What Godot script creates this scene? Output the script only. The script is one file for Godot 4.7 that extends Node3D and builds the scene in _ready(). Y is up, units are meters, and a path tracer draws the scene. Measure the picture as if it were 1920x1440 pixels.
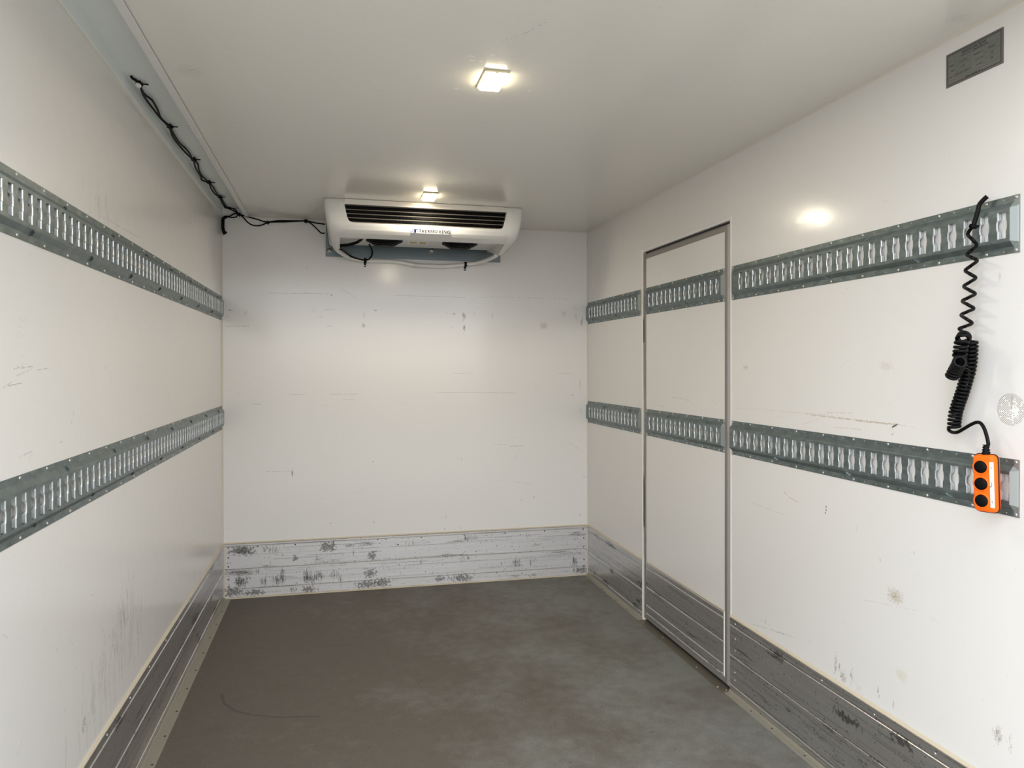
extends Node3D
# Inside of a refrigerated box truck. x: left wall 0 -> right wall W; y up from the floor; z: back wall 0 -> open rear.

const W := 2.115
const H := 2.10            # ceiling at the right wall; it rises 14 mm towards the left wall
const HL := 2.114
const ZE := 3.36           # rear end of the box
const DZ0 := 0.862         # side door opening
const DZ1 := 1.719
const DY1 := 1.849
const F := 1413.4          # focal length in pixels of the 1920 x 1440 photograph
const PPY := 696.75        # row of the optical axis
const EYE := Vector3(0.6145, 1.2806, 4.3996)

var cam_basis := Basis(Vector3.UP, -0.22857) * Basis(Vector3.RIGHT, -0.00744) * Basis(Vector3.BACK, -0.00207)
var uvf = null
var M := {}
var taken := {}
var rng := RandomNumberGenerator.new()


func _ready() -> void:
	rng.seed = 7
	setup_view()
	make_materials()
	build_shell()
	build_baseboards()
	build_trims()
	build_door()
	build_rails()
	build_lamps()
	build_cooling_unit()
	build_channel_cables()
	build_remote()
	build_small_things()
	build_outside()


func setup_view() -> void:
	var cam := Camera3D.new()
	cam.name = "camera"
	cam.projection = Camera3D.PROJECTION_FRUSTUM
	cam.near = 0.05
	cam.far = 200.0
	cam.size = 2.0 * 0.05 * 720.0 / F
	cam.frustum_offset = Vector2(0, -0.05 * (720.0 - PPY) / F)
	cam.transform = Transform3D(cam_basis, EYE)
	add_child(cam)
	cam.current = true
	var env := Environment.new()
	env.background_mode = Environment.BG_SKY
	var sm := ProceduralSkyMaterial.new()
	sm.sky_top_color = Color(0.80, 0.83, 0.86)
	sm.sky_horizon_color = Color(0.93, 0.93, 0.935)
	sm.sky_curve = 0.2
	sm.ground_bottom_color = Color(0.45, 0.44, 0.42)
	sm.ground_horizon_color = Color(0.60, 0.59, 0.57)
	sm.energy_multiplier = 1.0
	var sky := Sky.new()
	sky.sky_material = sm
	env.sky = sky
	env.tonemap_mode = Environment.TONE_MAPPER_LINEAR
	env.tonemap_exposure = 5.8
	env.ssao_enabled = true
	env.ssil_enabled = true
	env.sdfgi_enabled = true
	var we := WorldEnvironment.new()
	we.name = "world_environment"
	we.environment = env
	add_child(we)


# ---------------------------------------------------------------- pixels to places
func ray(u: float, v: float) -> Vector3:
	return cam_basis * Vector3((u - 960.0) / F, -(v - PPY) / F, -1.0)

func on(u: float, v: float, axis: int, value: float) -> Vector3:
	var d := ray(u, v)
	return EYE + d * ((value - EYE[axis]) / d[axis])

func on_right(u: float, v: float, off := 0.0) -> Vector3:
	return on(u, v, 0, W - off)

func on_left(u: float, v: float, off := 0.0) -> Vector3:
	return on(u, v, 0, off)

func on_back(u: float, v: float, off := 0.0) -> Vector3:
	return on(u, v, 2, off)

func on_up(u: float, v: float, y := 2.107) -> Vector3:
	return on(u, v, 1, y)


# ---------------------------------------------------------------- naming
func numbered(called: String) -> String:
	var n: int = taken.get(called, 0)
	taken[called] = n + 1
	return called if n == 0 else "%s_%03d" % [called, n]

func thing(called: String, label: String, category: String, at := Vector3.ZERO, group := "") -> Node3D:
	var o := Node3D.new()
	o.name = numbered(called)
	add_child(o)
	o.position = at
	tag(o, label, category, group)
	return o

func tag(o: Node3D, label: String, category: String, group := "") -> void:
	o.set_meta("label", label)
	o.set_meta("category", category)
	if group:
		o.set_meta("group", group)

func struct(called: String, label: String, category := "") -> Node3D:
	var o := Node3D.new()
	o.name = called
	add_child(o)
	o.set_meta("kind", "structure")
	o.set_meta("label", label)
	o.set_meta("category", category if category else called.get_slice("_", 0))
	return o

func part(st: SurfaceTool, called: String, m: Material, parent: Node) -> MeshInstance3D:
	st.generate_normals()
	var o := MeshInstance3D.new()
	o.name = called
	o.mesh = st.commit()
	o.material_override = m
	parent.add_child(o, true)
	return o

func copy_part(mesh: Mesh, called: String, m: Material, parent: Node, t: Transform3D) -> MeshInstance3D:
	var o := MeshInstance3D.new()
	o.name = called
	o.mesh = mesh
	o.material_override = m
	o.transform = t
	parent.add_child(o, true)
	return o

func mesh_of(st: SurfaceTool) -> Mesh:
	st.generate_normals()
	return st.commit()


# ---------------------------------------------------------------- shapes
func start(smooth := false) -> SurfaceTool:
	var st := SurfaceTool.new()
	st.begin(Mesh.PRIMITIVE_TRIANGLES)
	st.set_smooth_group(1 if smooth else -1)
	return st

func vert(st: SurfaceTool, p: Vector3) -> void:
	if uvf != null:
		st.set_uv(uvf.call(p))
	st.add_vertex(p)

func tri(st: SurfaceTool, a: Vector3, b: Vector3, c: Vector3, out: Vector3) -> void:
	if (c - a).cross(b - a).dot(out) < 0.0:
		var t := b
		b = c
		c = t
	vert(st, a)
	vert(st, b)
	vert(st, c)

func quad(st: SurfaceTool, a: Vector3, b: Vector3, c: Vector3, d: Vector3, out: Vector3) -> void:
	tri(st, a, b, c, out)
	tri(st, a, c, d, out)

func box(st: SurfaceTool, lo: Vector3, hi: Vector3, bevel := 0.0) -> void:
	var c := (lo + hi) * 0.5
	var h := (hi - lo) * 0.5
	bevel = minf(bevel, minf(h.x, minf(h.y, h.z)) * 0.9)
	for ax in 3:
		var u := (ax + 1) % 3
		var v := (ax + 2) % 3
		for s in [-1.0, 1.0]:
			var ps := []
			for k in [[-1, -1], [1, -1], [1, 1], [-1, 1]]:
				var p := Vector3.ZERO
				p[ax] = s * h[ax]
				p[u] = k[0] * (h[u] - bevel)
				p[v] = k[1] * (h[v] - bevel)
				ps.append(c + p)
			var n := Vector3.ZERO
			n[ax] = s
			quad(st, ps[0], ps[1], ps[2], ps[3], n)
	if bevel <= 0.0:
		return
	for ax in 3:
		var u := (ax + 1) % 3
		var v := (ax + 2) % 3
		for su in [-1.0, 1.0]:
			for sv in [-1.0, 1.0]:
				var ps := []
				for k in [[-1, 0], [1, 0], [1, 1], [-1, 1]]:
					var p := Vector3.ZERO
					p[ax] = k[0] * (h[ax] - bevel)
					p[u] = su * (h[u] - (bevel if k[1] == 0 else 0.0))
					p[v] = sv * (h[v] - (0.0 if k[1] == 0 else bevel))
					ps.append(c + p)
				var n := Vector3.ZERO
				n[u] = su
				n[v] = sv
				quad(st, ps[0], ps[1], ps[2], ps[3], n)
	for sx in [-1.0, 1.0]:
		for sy in [-1.0, 1.0]:
			for sz in [-1.0, 1.0]:
				var s := Vector3(sx, sy, sz)
				var q := c + s * (h - Vector3.ONE * bevel)
				tri(st, q + Vector3(sx * bevel, 0, 0), q + Vector3(0, sy * bevel, 0), q + Vector3(0, 0, sz * bevel), s)

# a polygon (x along ux, y along uy) drawn out along "along"
func extrude(st: SurfaceTool, poly: Array, at: Vector3, ux: Vector3, uy: Vector3, along: Vector3, caps := true, closed := true) -> void:
	var area := 0.0
	var n := poly.size()
	for i in n:
		var a: Vector2 = poly[i]
		var b: Vector2 = poly[(i + 1) % n]
		area += a.cross(b)
	var s := signf(area)
	for i in (n if closed else n - 1):
		var a: Vector2 = poly[i]
		var b: Vector2 = poly[(i + 1) % n]
		var e := b - a
		var o2 := Vector2(e.y, -e.x) * s
		var pa := at + ux * a.x + uy * a.y
		var pb := at + ux * b.x + uy * b.y
		quad(st, pa, pb, pb + along, pa + along, ux * o2.x + uy * o2.y)
	if caps and closed:
		var idx := Geometry2D.triangulate_polygon(PackedVector2Array(poly))
		for k in range(0, idx.size(), 3):
			var q := []
			for j in 3:
				var a: Vector2 = poly[idx[k + j]]
				q.append(at + ux * a.x + uy * a.y)
			tri(st, q[0], q[1], q[2], -along)
			tri(st, q[0] + along, q[1] + along, q[2] + along, along)

func tube(st: SurfaceTool, pts: Array, r, sides := 8, caps := true) -> void:
	var n := pts.size()
	var up := Vector3.UP
	var rings := []
	var prev := Vector3.ZERO
	for i in n:
		var a: Vector3 = pts[maxi(i - 1, 0)]
		var b: Vector3 = pts[mini(i + 1, n - 1)]
		var t := (b - a).normalized()
		if i == 0:
			up = t.cross(Vector3(0.31, 0.87, 0.39)).normalized()
		else:
			up = (up - t * up.dot(t)).normalized()
		var side := t.cross(up)
		var rr: float = r[i] if r is Array else r
		var ring := []
		for k in sides:
			var an := TAU * k / sides
			ring.append(pts[i] + (up * cos(an) + side * sin(an)) * rr)
		rings.append(ring)
	for i in n - 1:
		for k in sides:
			var k2 := (k + 1) % sides
			var mid: Vector3 = (pts[i] + pts[i + 1]) * 0.5
			quad(st, rings[i][k], rings[i][k2], rings[i + 1][k2], rings[i + 1][k], (rings[i][k] + rings[i][k2] + rings[i + 1][k]) / 3.0 - mid)
	if caps:
		for e in [[0, pts[0] - pts[1]], [n - 1, pts[n - 1] - pts[n - 2]]]:
			for k in range(1, sides - 1):
				tri(st, rings[e[0]][0], rings[e[0]][k], rings[e[0]][k + 1], e[1])

func spline(ctrl: Array, per := 8) -> Array:
	var out := []
	var n := ctrl.size()
	for i in n - 1:
		var p0: Vector3 = ctrl[maxi(i - 1, 0)]
		var p1: Vector3 = ctrl[i]
		var p2: Vector3 = ctrl[i + 1]
		var p3: Vector3 = ctrl[mini(i + 2, n - 1)]
		for k in per:
			out.append(p1.cubic_interpolate(p2, p0, p3, float(k) / per))
	out.append(ctrl[n - 1])
	return out

# a helix wound round a path: pitch is the advance of one turn
func coil(path: Array, radius: float, pitch: float, per_turn := 12) -> Array:
	var lens := [0.0]
	for i in range(1, path.size()):
		lens.append(lens[i - 1] + path[i].distance_to(path[i - 1]))
	var total: float = lens[-1]
	var steps := int(total / pitch * per_turn)
	var out := []
	var up := Vector3.ZERO
	var seg := 0
	for s in steps + 1:
		var d := total * s / steps
		while seg < path.size() - 2 and lens[seg + 1] < d:
			seg += 1
		var f: float = clampf((d - lens[seg]) / maxf(lens[seg + 1] - lens[seg], 1e-6), 0.0, 1.0)
		var p: Vector3 = path[seg].lerp(path[seg + 1], f)
		var a: Vector3 = path[maxi(seg - 1, 0)]
		var b: Vector3 = path[mini(seg + 2, path.size() - 1)]
		var t := (b - a).normalized()
		if s == 0:
			up = t.cross(Vector3(0.3, 0.2, 0.9)).normalized()
		else:
			up = (up - t * up.dot(t)).normalized()
		var an := TAU * s / per_turn
		out.append(p + (up * cos(an) + t.cross(up) * sin(an)) * radius)
	return out

# a profile of (radius, height) turned round the axis "ax" at "at"
func lathe(st: SurfaceTool, prof: Array, at: Vector3, ax: Vector3, sides := 12) -> void:
	var u := ax.cross(Vector3(0.12, 0.33, 0.93)).normalized()
	var v := ax.cross(u)
	for i in prof.size() - 1:
		var a: Vector2 = prof[i]
		var b: Vector2 = prof[i + 1]
		var e := b - a
		for k in sides:
			var d0 := u * cos(TAU * k / sides) + v * sin(TAU * k / sides)
			var d1 := u * cos(TAU * (k + 1) / sides) + v * sin(TAU * (k + 1) / sides)
			var out := (d0 + d1) * (-e.y) + ax * e.x * 2.0
			out = -out
			if a.x < 1e-6:
				tri(st, at + ax * a.y, at + d0 * b.x + ax * b.y, at + d1 * b.x + ax * b.y, out)
			elif b.x < 1e-6:
				tri(st, at + d0 * a.x + ax * a.y, at + d1 * a.x + ax * a.y, at + ax * b.y, out)
			else:
				quad(st, at + d0 * a.x + ax * a.y, at + d1 * a.x + ax * a.y, at + d1 * b.x + ax * b.y, at + d0 * b.x + ax * b.y, out)


# ---------------------------------------------------------------- painted surface detail (scuffs, stains, print)
func canvas(wm: float, hm: float, per_m: float, base: Color) -> Dictionary:
	var img := Image.create(int(wm * per_m), int(hm * per_m), false, Image.FORMAT_RGBA8)
	img.fill(base)
	return {"img": img, "k": per_m, "h": hm}

func dab(cv: Dictionary, x: int, y: int, c: Color, a: float) -> void:
	var img: Image = cv.img
	if x < 0 or y < 0 or x >= img.get_width() or y >= img.get_height() or a <= 0.0:
		return
	img.set_pixel(x, y, img.get_pixel(x, y).lerp(c, minf(a, 1.0)))

# a broken scratch; points in metres, y up
func scratch(cv: Dictionary, pts: Array, width: float, c: Color, alpha: float, broken := 0.3) -> void:
	var k: float = cv.k
	var r := maxf(width * k * 0.5, 0.5)
	for i in pts.size() - 1:
		var a: Vector2 = pts[i]
		var b: Vector2 = pts[i + 1]
		var n := maxi(int(a.distance_to(b) * k * 1.2), 1)
		var gap := 0.0
		for s in n:
			if gap > 0.0:
				gap -= 1.0
				continue
			if rng.randf() < broken * 0.15:
				gap = rng.randf() * 12.0 * broken
			var p := a.lerp(b, float(s) / n)
			var px := p.x * k + rng.randf_range(-0.3, 0.3)
			var py = (cv.h - p.y) * k + rng.randf_range(-0.3, 0.3)
			var al := alpha * rng.randf_range(1.0 - broken, 1.0)
			for dy in range(int(-r), int(r) + 1):
				for dx in range(int(-r), int(r) + 1):
					dab(cv, int(px) + dx, int(py) + dy, c, al * clampf(r + 0.5 - Vector2(dx, dy).length(), 0.2, 1.0))

# a cluster of short strokes
func hatch(cv: Dictionary, at: Vector2, size: Vector2, count: int, dir: Vector2, length: float, c: Color, alpha: float, width := 0.0015) -> void:
	for i in count:
		var p := at + Vector2(rng.randfn(0, 0.35) * size.x, rng.randfn(0, 0.35) * size.y)
		var l := length * rng.randf_range(0.3, 1.2)
		scratch(cv, [p - dir * l * 0.5, p + dir * l * 0.5 + Vector2(rng.randf_range(-1, 1), rng.randf_range(-1, 1)) * l * 0.15], width * rng.randf_range(0.6, 1.4), c, alpha * rng.randf_range(0.3, 1.0), 0.6)

# a grainy stain with an uneven outline
func stain(cv: Dictionary, at: Vector2, size: Vector2, c: Color, alpha: float, grain := 0.6, freq := 60.0) -> void:
	var k: float = cv.k
	var nz := FastNoiseLite.new()
	nz.seed = rng.randi() % 9999
	nz.frequency = freq / k
	for j in range(int(-size.y * k), int(size.y * k)):
		for i in range(int(-size.x * k), int(size.x * k)):
			var d := Vector2(i / (size.x * k), j / (size.y * k)).length()
			var v := 1.0 - d + nz.get_noise_2d(i, j) * grain
			if v > 0.15:
				dab(cv, int(at.x * k) + i, int((cv.h - at.y) * k) + j, c, alpha * minf(1.0, v * 1.6) * (0.6 + 0.4 * rng.randf()))

func specks(cv: Dictionary, count: int, c: Color, alpha: float, most := 2) -> void:
	var img: Image = cv.img
	for i in count:
		var x := rng.randi() % img.get_width()
		var y := rng.randi() % img.get_height()
		var w := 1 + rng.randi() % most
		var h := 1 + rng.randi() % most
		var a := alpha * rng.randf()
		for dy in h:
			for dx in w:
				dab(cv, x + dx, y + dy, c, a)

func tex(cv: Dictionary) -> ImageTexture:
	var img: Image = cv.img
	img.generate_mipmaps()
	return ImageTexture.create_from_image(img)

func mat(c: Color, rough: float, metal := 0.0, spec := 0.5) -> StandardMaterial3D:
	var m := StandardMaterial3D.new()
	m.albedo_color = c
	m.roughness = rough
	m.metallic = metal
	m.metallic_specular = spec
	return m

func ripple(freq: float, strength: float, seed_: int, wide := 512, high := 512) -> NoiseTexture2D:
	var nz := FastNoiseLite.new()
	nz.seed = seed_
	nz.frequency = freq
	nz.fractal_octaves = 3
	var t := NoiseTexture2D.new()
	t.width = wide
	t.height = high
	t.seamless = true
	t.as_normal_map = true
	t.bump_strength = strength
	t.noise = nz
	return t


const ALUMINIUM := Color(0.80, 0.795, 0.79)
const WALL := Color(0.881, 0.870, 0.852)
const DIRT := Color(0.20, 0.19, 0.17)
const TAN := Color(0.55, 0.46, 0.34)

func px_back(x: float, y: float) -> Vector2:      # pixel of the close-up of the back wall (2.667x, from 400,480)
	var p := on_back(400.0 + x / 2.667, 480.0 + y / 2.667)
	return Vector2(p.x, p.y)

func px_right(u: float, v: float) -> Vector2:
	var p := on_right(u, v)
	return Vector2(p.z, p.y)

func px_left(u: float, v: float) -> Vector2:
	var p := on_left(u, v)
	return Vector2(p.z, p.y)

func paint_back_wall() -> ImageTexture:
	var cv := canvas(W, 2.2, 640.0, WALL)
	specks(cv, 2500, Color(0.6, 0.58, 0.54), 0.18)
	for a in [[270, 185, 600, 190, .5], [640, 165, 700, 200, .5], [905, 197, 1260, 207, .4], [60, 350, 180, 350, .6], [555, 269, 608, 270, .8], [570, 350, 600, 351, .7], [520, 305, 545, 304, .6],
			[585, 692, 725, 690, .45], [380, 695, 460, 693, .45], [1110, 683, 1520, 685, .45], [1200, 587, 1300, 585, .4], [1720, 588, 1800, 587, .35], [265, 1078, 385, 1076, .5], [1480, 952, 1550, 949, .7], [1400, 942, 1470, 944, .3],
			[185, 740, 240, 742, .5], [125, 692, 137, 687, .5], [1500, 1125, 1600, 1145, .3], [1780, 935, 1830, 965, .4], [455, 183, 480, 188, .5], [1510, 1010, 1530, 970, .35], [680, 1190, 760, 1160, .15], [650, 718, 700, 716, .3], [700, 200, 722, 225, .4]]:
		scratch(cv, [px_back(a[0], a[1]), px_back(a[2], a[3])], 0.0024, DIRT, a[4] * 0.8, 0.45)
	var arc := []
	for a in [[1275, 240], [1285, 228], [1305, 215], [1340, 207], [1400, 204], [1560, 208], [1740, 213], [1775, 220], [1795, 236], [1808, 252], [1815, 270], [1815, 330]]:
		arc.append(px_back(a[0], a[1]))
	scratch(cv, arc, 0.003, DIRT, 0.5, 1.0)
	for a in [[1252, 300, .014, .03, 60, .75], [1255, 355, .010, .035, 40, .7], [1205, 290, .015, .015, 14, .7], [750, 345, .014, .022, 22, .6], [752, 295, .010, .03, 12, .35], [85, 272, .02, .012, 16, .6], [160, 285, .02, .02, 14, .4], [72, 310, .01, .03, 10, .35],
			[1842, 330, .012, .05, 46, .45], [1812, 300, .01, .03, 12, .4], [1395, 300, .006, .03, 12, .35], [1305, 285, .012, .015, 12, .35], [1165, 285, .006, .02, 8, .4], [810, 272, .01, .008, 8, .4], [1835, 640, .006, .08, 30, .35], [1837, 780, .008, .05, 16, .3], [505, 275, .012, .02, 10, .3], [1160, 1300, .01, .05, 12, .25]]:
		hatch(cv, px_back(a[0], a[1]), Vector2(a[2], a[3]), a[4], Vector2(0.2, 1).normalized() if a[3] > a[2] else Vector2(1, 0.1), 0.012, DIRT, a[5])
	for a in [[592, 198, .006], [797, 1027, .004], [803, 955, .003], [598, 1200, .003], [1604, 1206, .005], [1222, 1010, .003], [1240, 1015, .004], [1256, 1012, .003], [1832, 1294, .005], [1155, 1366, .004], [1235, 1360, .005], [585, 1337, .004], [802, 1330, .004], [1060, 353, .003], [1197, 357, .004], [1650, 418, .003], [1716, 499, .003], [1795, 697, .005], [1853, 1104, .004], [1540, 1222, .004], [713, 114, .003], [465, 55, .004], [205, 603, .003], [1805, 625, .003]]:
		stain(cv, px_back(a[0], a[1]), Vector2(a[2], a[2]) * 0.8, DIRT, 0.8, 0.4, 300.0)
	hatch(cv, px_back(395, 1085), Vector2(.006, .02), 18, Vector2(0, 1), 0.03, Color(0.4, 0.39, 0.36), 0.6)
	stain(cv, px_back(1650, 350), Vector2(.03, .025), Color(0.55, 0.5, 0.46), 0.3, 0.9, 90.0)
	stain(cv, px_back(1755, 290), Vector2(.02, .02), Color(0.55, 0.5, 0.46), 0.2, 0.9, 90.0)
	for i in 40:
		var p := Vector2(rng.randf() * W, rng.randf_range(0.32, 1.7))
		scratch(cv, [p, p + Vector2(rng.randf_range(-.05, .05), rng.randf_range(-.008, .008))], 0.0016, Color(0.45, 0.43, 0.4), 0.22, 0.7)
	return tex(cv)

func paint_left_wall() -> ImageTexture:
	var cv := canvas(3.2, 2.2, 620.0, WALL)
	specks(cv, 2500, Color(0.6, 0.58, 0.54), 0.18)
	for a in [[26, 692, 45, 686, .8], [40, 690, 62, 687, .6], [30, 705, 60, 692, .35], [70, 694, 92, 690, .7], [5, 728, 22, 716, .5], [16, 724, 40, 718, .6], [219, 422, 262, 446, .45], [190, 405, 225, 425, .3], [345, 408, 360, 420, .25], [195, 692, 200, 684, .4], [262, 684, 268, 688, .4], [138, 770, 137, 780, .6], [134, 790, 135, 795, .7], [112, 830, 118, 827, .6], [36, 858, 60, 846, .45], [218, 152, 219, 146, .0], [280, 775, 278, 780, .3],
			[395, 300, 400, 305, .0], [118, 558, 119, 575, .2], [170, 1118, 178, 1110, .35], [130, 1195, 140, 1215, .2], [105, 1220, 110, 1214, .3], [120, 1335, 124, 1325, .5], [110, 1345, 112, 1340, .4], [141, 1255, 143, 1250, .5], [218, 1231, 220, 1235, .5], [360, 1012, 362, 1016, .4], [292, 965, 294, 972, .3]]:
		scratch(cv, [px_left(a[0], a[1]), px_left(a[2], a[3])], 0.0026, DIRT, a[4] * 0.6, 0.5)
	hatch(cv, px_left(157, 1354), Vector2(.02, .02), 14, Vector2(0.1, 1), 0.02, Color(0.3, 0.24, 0.2), 0.7)
	hatch(cv, px_left(155, 1371), Vector2(.015, .012), 8, Vector2(0.4, 1), 0.02, DIRT, 0.5)
	hatch(cv, px_left(240, 1180), Vector2(.35, .16), 110, Vector2(0.05, 1), 0.10, Color(0.62, 0.62, 0.58), 0.035, 0.008)
	hatch(cv, px_left(215, 1190), Vector2(.2, .1), 40, Vector2(0.7, 0.7), 0.04, Color(0.55, 0.55, 0.5), 0.06, 0.004)
	hatch(cv, px_left(232, 1145), Vector2(.08, .06), 30, Vector2(0.4, 0.9), 0.04, Color(0.55, 0.57, 0.45), 0.06, 0.006)
	hatch(cv, px_left(190, 1290), Vector2(.3, .12), 60, Vector2(0.02, 1), 0.10, Color(0.62, 0.61, 0.59), 0.03, 0.008)
	hatch(cv, px_left(190, 385), Vector2(.22, .05), 40, Vector2(0.05, 1), 0.05, Color(0.66, 0.65, 0.62), 0.04, 0.007)
	hatch(cv, px_left(40, 640), Vector2(.05, .08), 14, Vector2(1, 0.3), 0.03, Color(0.5, 0.49, 0.46), 0.2, 0.002)
	for i in 60:
		var p := Vector2(rng.randf() * 3.1, rng.randf_range(0.32, 2.0))
		scratch(cv, [p, p + Vector2(rng.randf_range(-.04, .04), rng.randf_range(-.02, .02))], 0.0016, Color(0.45, 0.43, 0.4), 0.25, 0.7)
	return tex(cv)

func paint_right_wall() -> ImageTexture:
	var cv := canvas(3.2, 2.2, 620.0, WALL)
	specks(cv, 2500, Color(0.6, 0.58, 0.54), 0.18)
	for a in [[290, 100, 400, 112, .4], [400, 112, 690, 132, .35], [520, 125, 1120, 192, .6], [560, 135, 1000, 178, .5], [700, 150, 1080, 190, .4], [650, 115, 820, 119, .4], [500, 190, 600, 158, .25], [700, 210, 870, 223, .4], [335, 150, 360, 128, .3], [45, 85, 300, 100, .2], [1100, 190, 1240, 215, .2], [850, 170, 1110, 195, .6]]:
		scratch(cv, [px_right(1360 + a[0] / 3.4286, 740 + a[1] / 3.4286), px_right(1360 + a[2] / 3.4286, 740 + a[3] / 3.4286)], 0.0024, TAN, a[4], 0.6)
	scratch(cv, [px_right(1673, 801), px_right(1682, 796)], 0.004, DIRT, 0.6, 0.5)
	hatch(cv, px_right(1673, 809), Vector2(.01, .015), 8, Vector2(0.3, 1), 0.01, TAN, 0.5)
	scratch(cv, [px_right(1469, 922), px_right(1480, 932), px_right(1497, 943)], 0.002, Color(0.75, 0.25, 0.2), 0.5, 0.4)
	for a in [[1549, 950], [1549, 956], [1548, 962]]:
		stain(cv, px_right(a[0], a[1]), Vector2(.004, .004), DIRT, 0.8, 0.5, 300.0)
	for a in [[1567, 1247, .012, .05, 34, .5], [1574, 1250, .006, .02, 12, .6], [1580, 1268, .02, .03, 40, .45], [1596, 1268, .012, .03, 20, .4], [1647, 1299, .005, .025, 10, .45], [1675, 1322, .004, .015, 6, .4], [1435, 1165, .05, .01, 10, .4], [1871, 1378, .015, .035, 46, .4], [1895, 1395, .006, .04, 12, .3], [1606, 992, .004, .02, 6, .25], [1650, 1048, .01, .006, 6, .4], [1715, 1036, .004, .004, 3, .4], [1610, 1290, .02, .02, 14, .2], [1875, 520, .006, .01, 6, .25]]:
		hatch(cv, px_right(a[0], a[1]), Vector2(a[2], a[3]), a[4], Vector2(0.15, 1), 0.014, Color(0.32, 0.27, 0.22), a[5])
	stain(cv, px_right(1678, 1117), Vector2(.033, .024), TAN, 0.35, 1.1, 130.0)
	stain(cv, px_right(1690, 1266), Vector2(.028, .022), Color(0.83, 0.81, 0.74), 0.8, 0.4, 40.0)
	hatch(cv, px_right(1678, 1117), Vector2(.024, .016), 40, Vector2(1, 0), 0.006, TAN, 0.4)
	stain(cv, px_right(1662, 686), Vector2(.03, .014), TAN, 0.14, 1.0, 90.0)
	stain(cv, px_right(1398, 690), Vector2(.02, .010), Color(0.5, 0.48, 0.45), 0.25, 1.0, 90.0)
	for a in [[1260, 745, 1285, 748, .3], [1285, 748, 1300, 757, .3], [1237, 760, 1245, 763, .3], [1310, 842, 1325, 870, .2], [1335, 750, 1345, 760, .25], [1410, 1170, 1475, 1190, .35], [1455, 1185, 1490, 1195, .3], [1620, 1125, 1720, 1145, .12], [1520, 870, 1530, 880, .2], [1402, 940, 1470, 965, .15], [1120, 470, 1135, 462, .2], [1225, 515, 1240, 512, .2]]:
		scratch(cv, [px_right(a[0], a[1]), px_right(a[2], a[3])], 0.002, DIRT, a[4], 0.6)
	for i in 60:
		var p := Vector2(rng.randf() * 3.1, rng.randf_range(0.32, 2.0))
		scratch(cv, [p, p + Vector2(rng.randf_range(-.04, .04), rng.randf_range(-.02, .02))], 0.0016, Color(0.5, 0.48, 0.45), 0.2, 0.7)
	return tex(cv)

func paint_ceiling() -> ImageTexture:
	var cv := canvas(W, 3.2, 500.0, Color(0.867, 0.858, 0.830))
	specks(cv, 2500, Color(0.6, 0.58, 0.54), 0.15)
	for a in [[940, 78, 985, 62, .4], [985, 62, 1030, 37, .5], [600, 270, 640, 272, .2], [440, 275, 490, 282, .25], [335, 138, 370, 133, .35], [650, 322, 760, 330, .2], [1210, 120, 1216, 128, .3], [1640, 20, 1660, 8, .5]]:
		var p := on_up(a[0], a[1])
		var q := on_up(a[2], a[3])
		scratch(cv, [Vector2(p.x, 3.2 - p.z), Vector2(q.x, 3.2 - q.z)], 0.003, DIRT, a[4] * 0.7, 0.8)
	for a in [[352, 136, .05, .06], [1795, 30, .03, .03], [500, 420, .05, .03]]:
		var p := on_up(a[0], a[1])
		stain(cv, Vector2(p.x, 3.2 - p.z), Vector2(a[2], a[3]), Color(0.55, 0.53, 0.48), 0.09, 0.9, 60.0)
	for a in [[885, 106], [886, 114], [923, 103], [902, 115], [856, 167], [995, 170], [939, 117]]:
		var p := on_up(a[0], a[1])
		scratch(cv, [Vector2(p.x - .006, 3.2 - p.z), Vector2(p.x + .006, 3.2 - p.z)], 0.005, Color(0.97, 0.97, 0.96), 0.9, 0.2)
	for i in 60:
		var p := Vector2(rng.randf() * W, rng.randf() * 3.2)
		scratch(cv, [p, p + Vector2(rng.randf_range(-.05, .05), rng.randf_range(-.03, .03))], 0.002, Color(0.5, 0.48, 0.44), 0.2, 0.7)
	return tex(cv)

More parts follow.
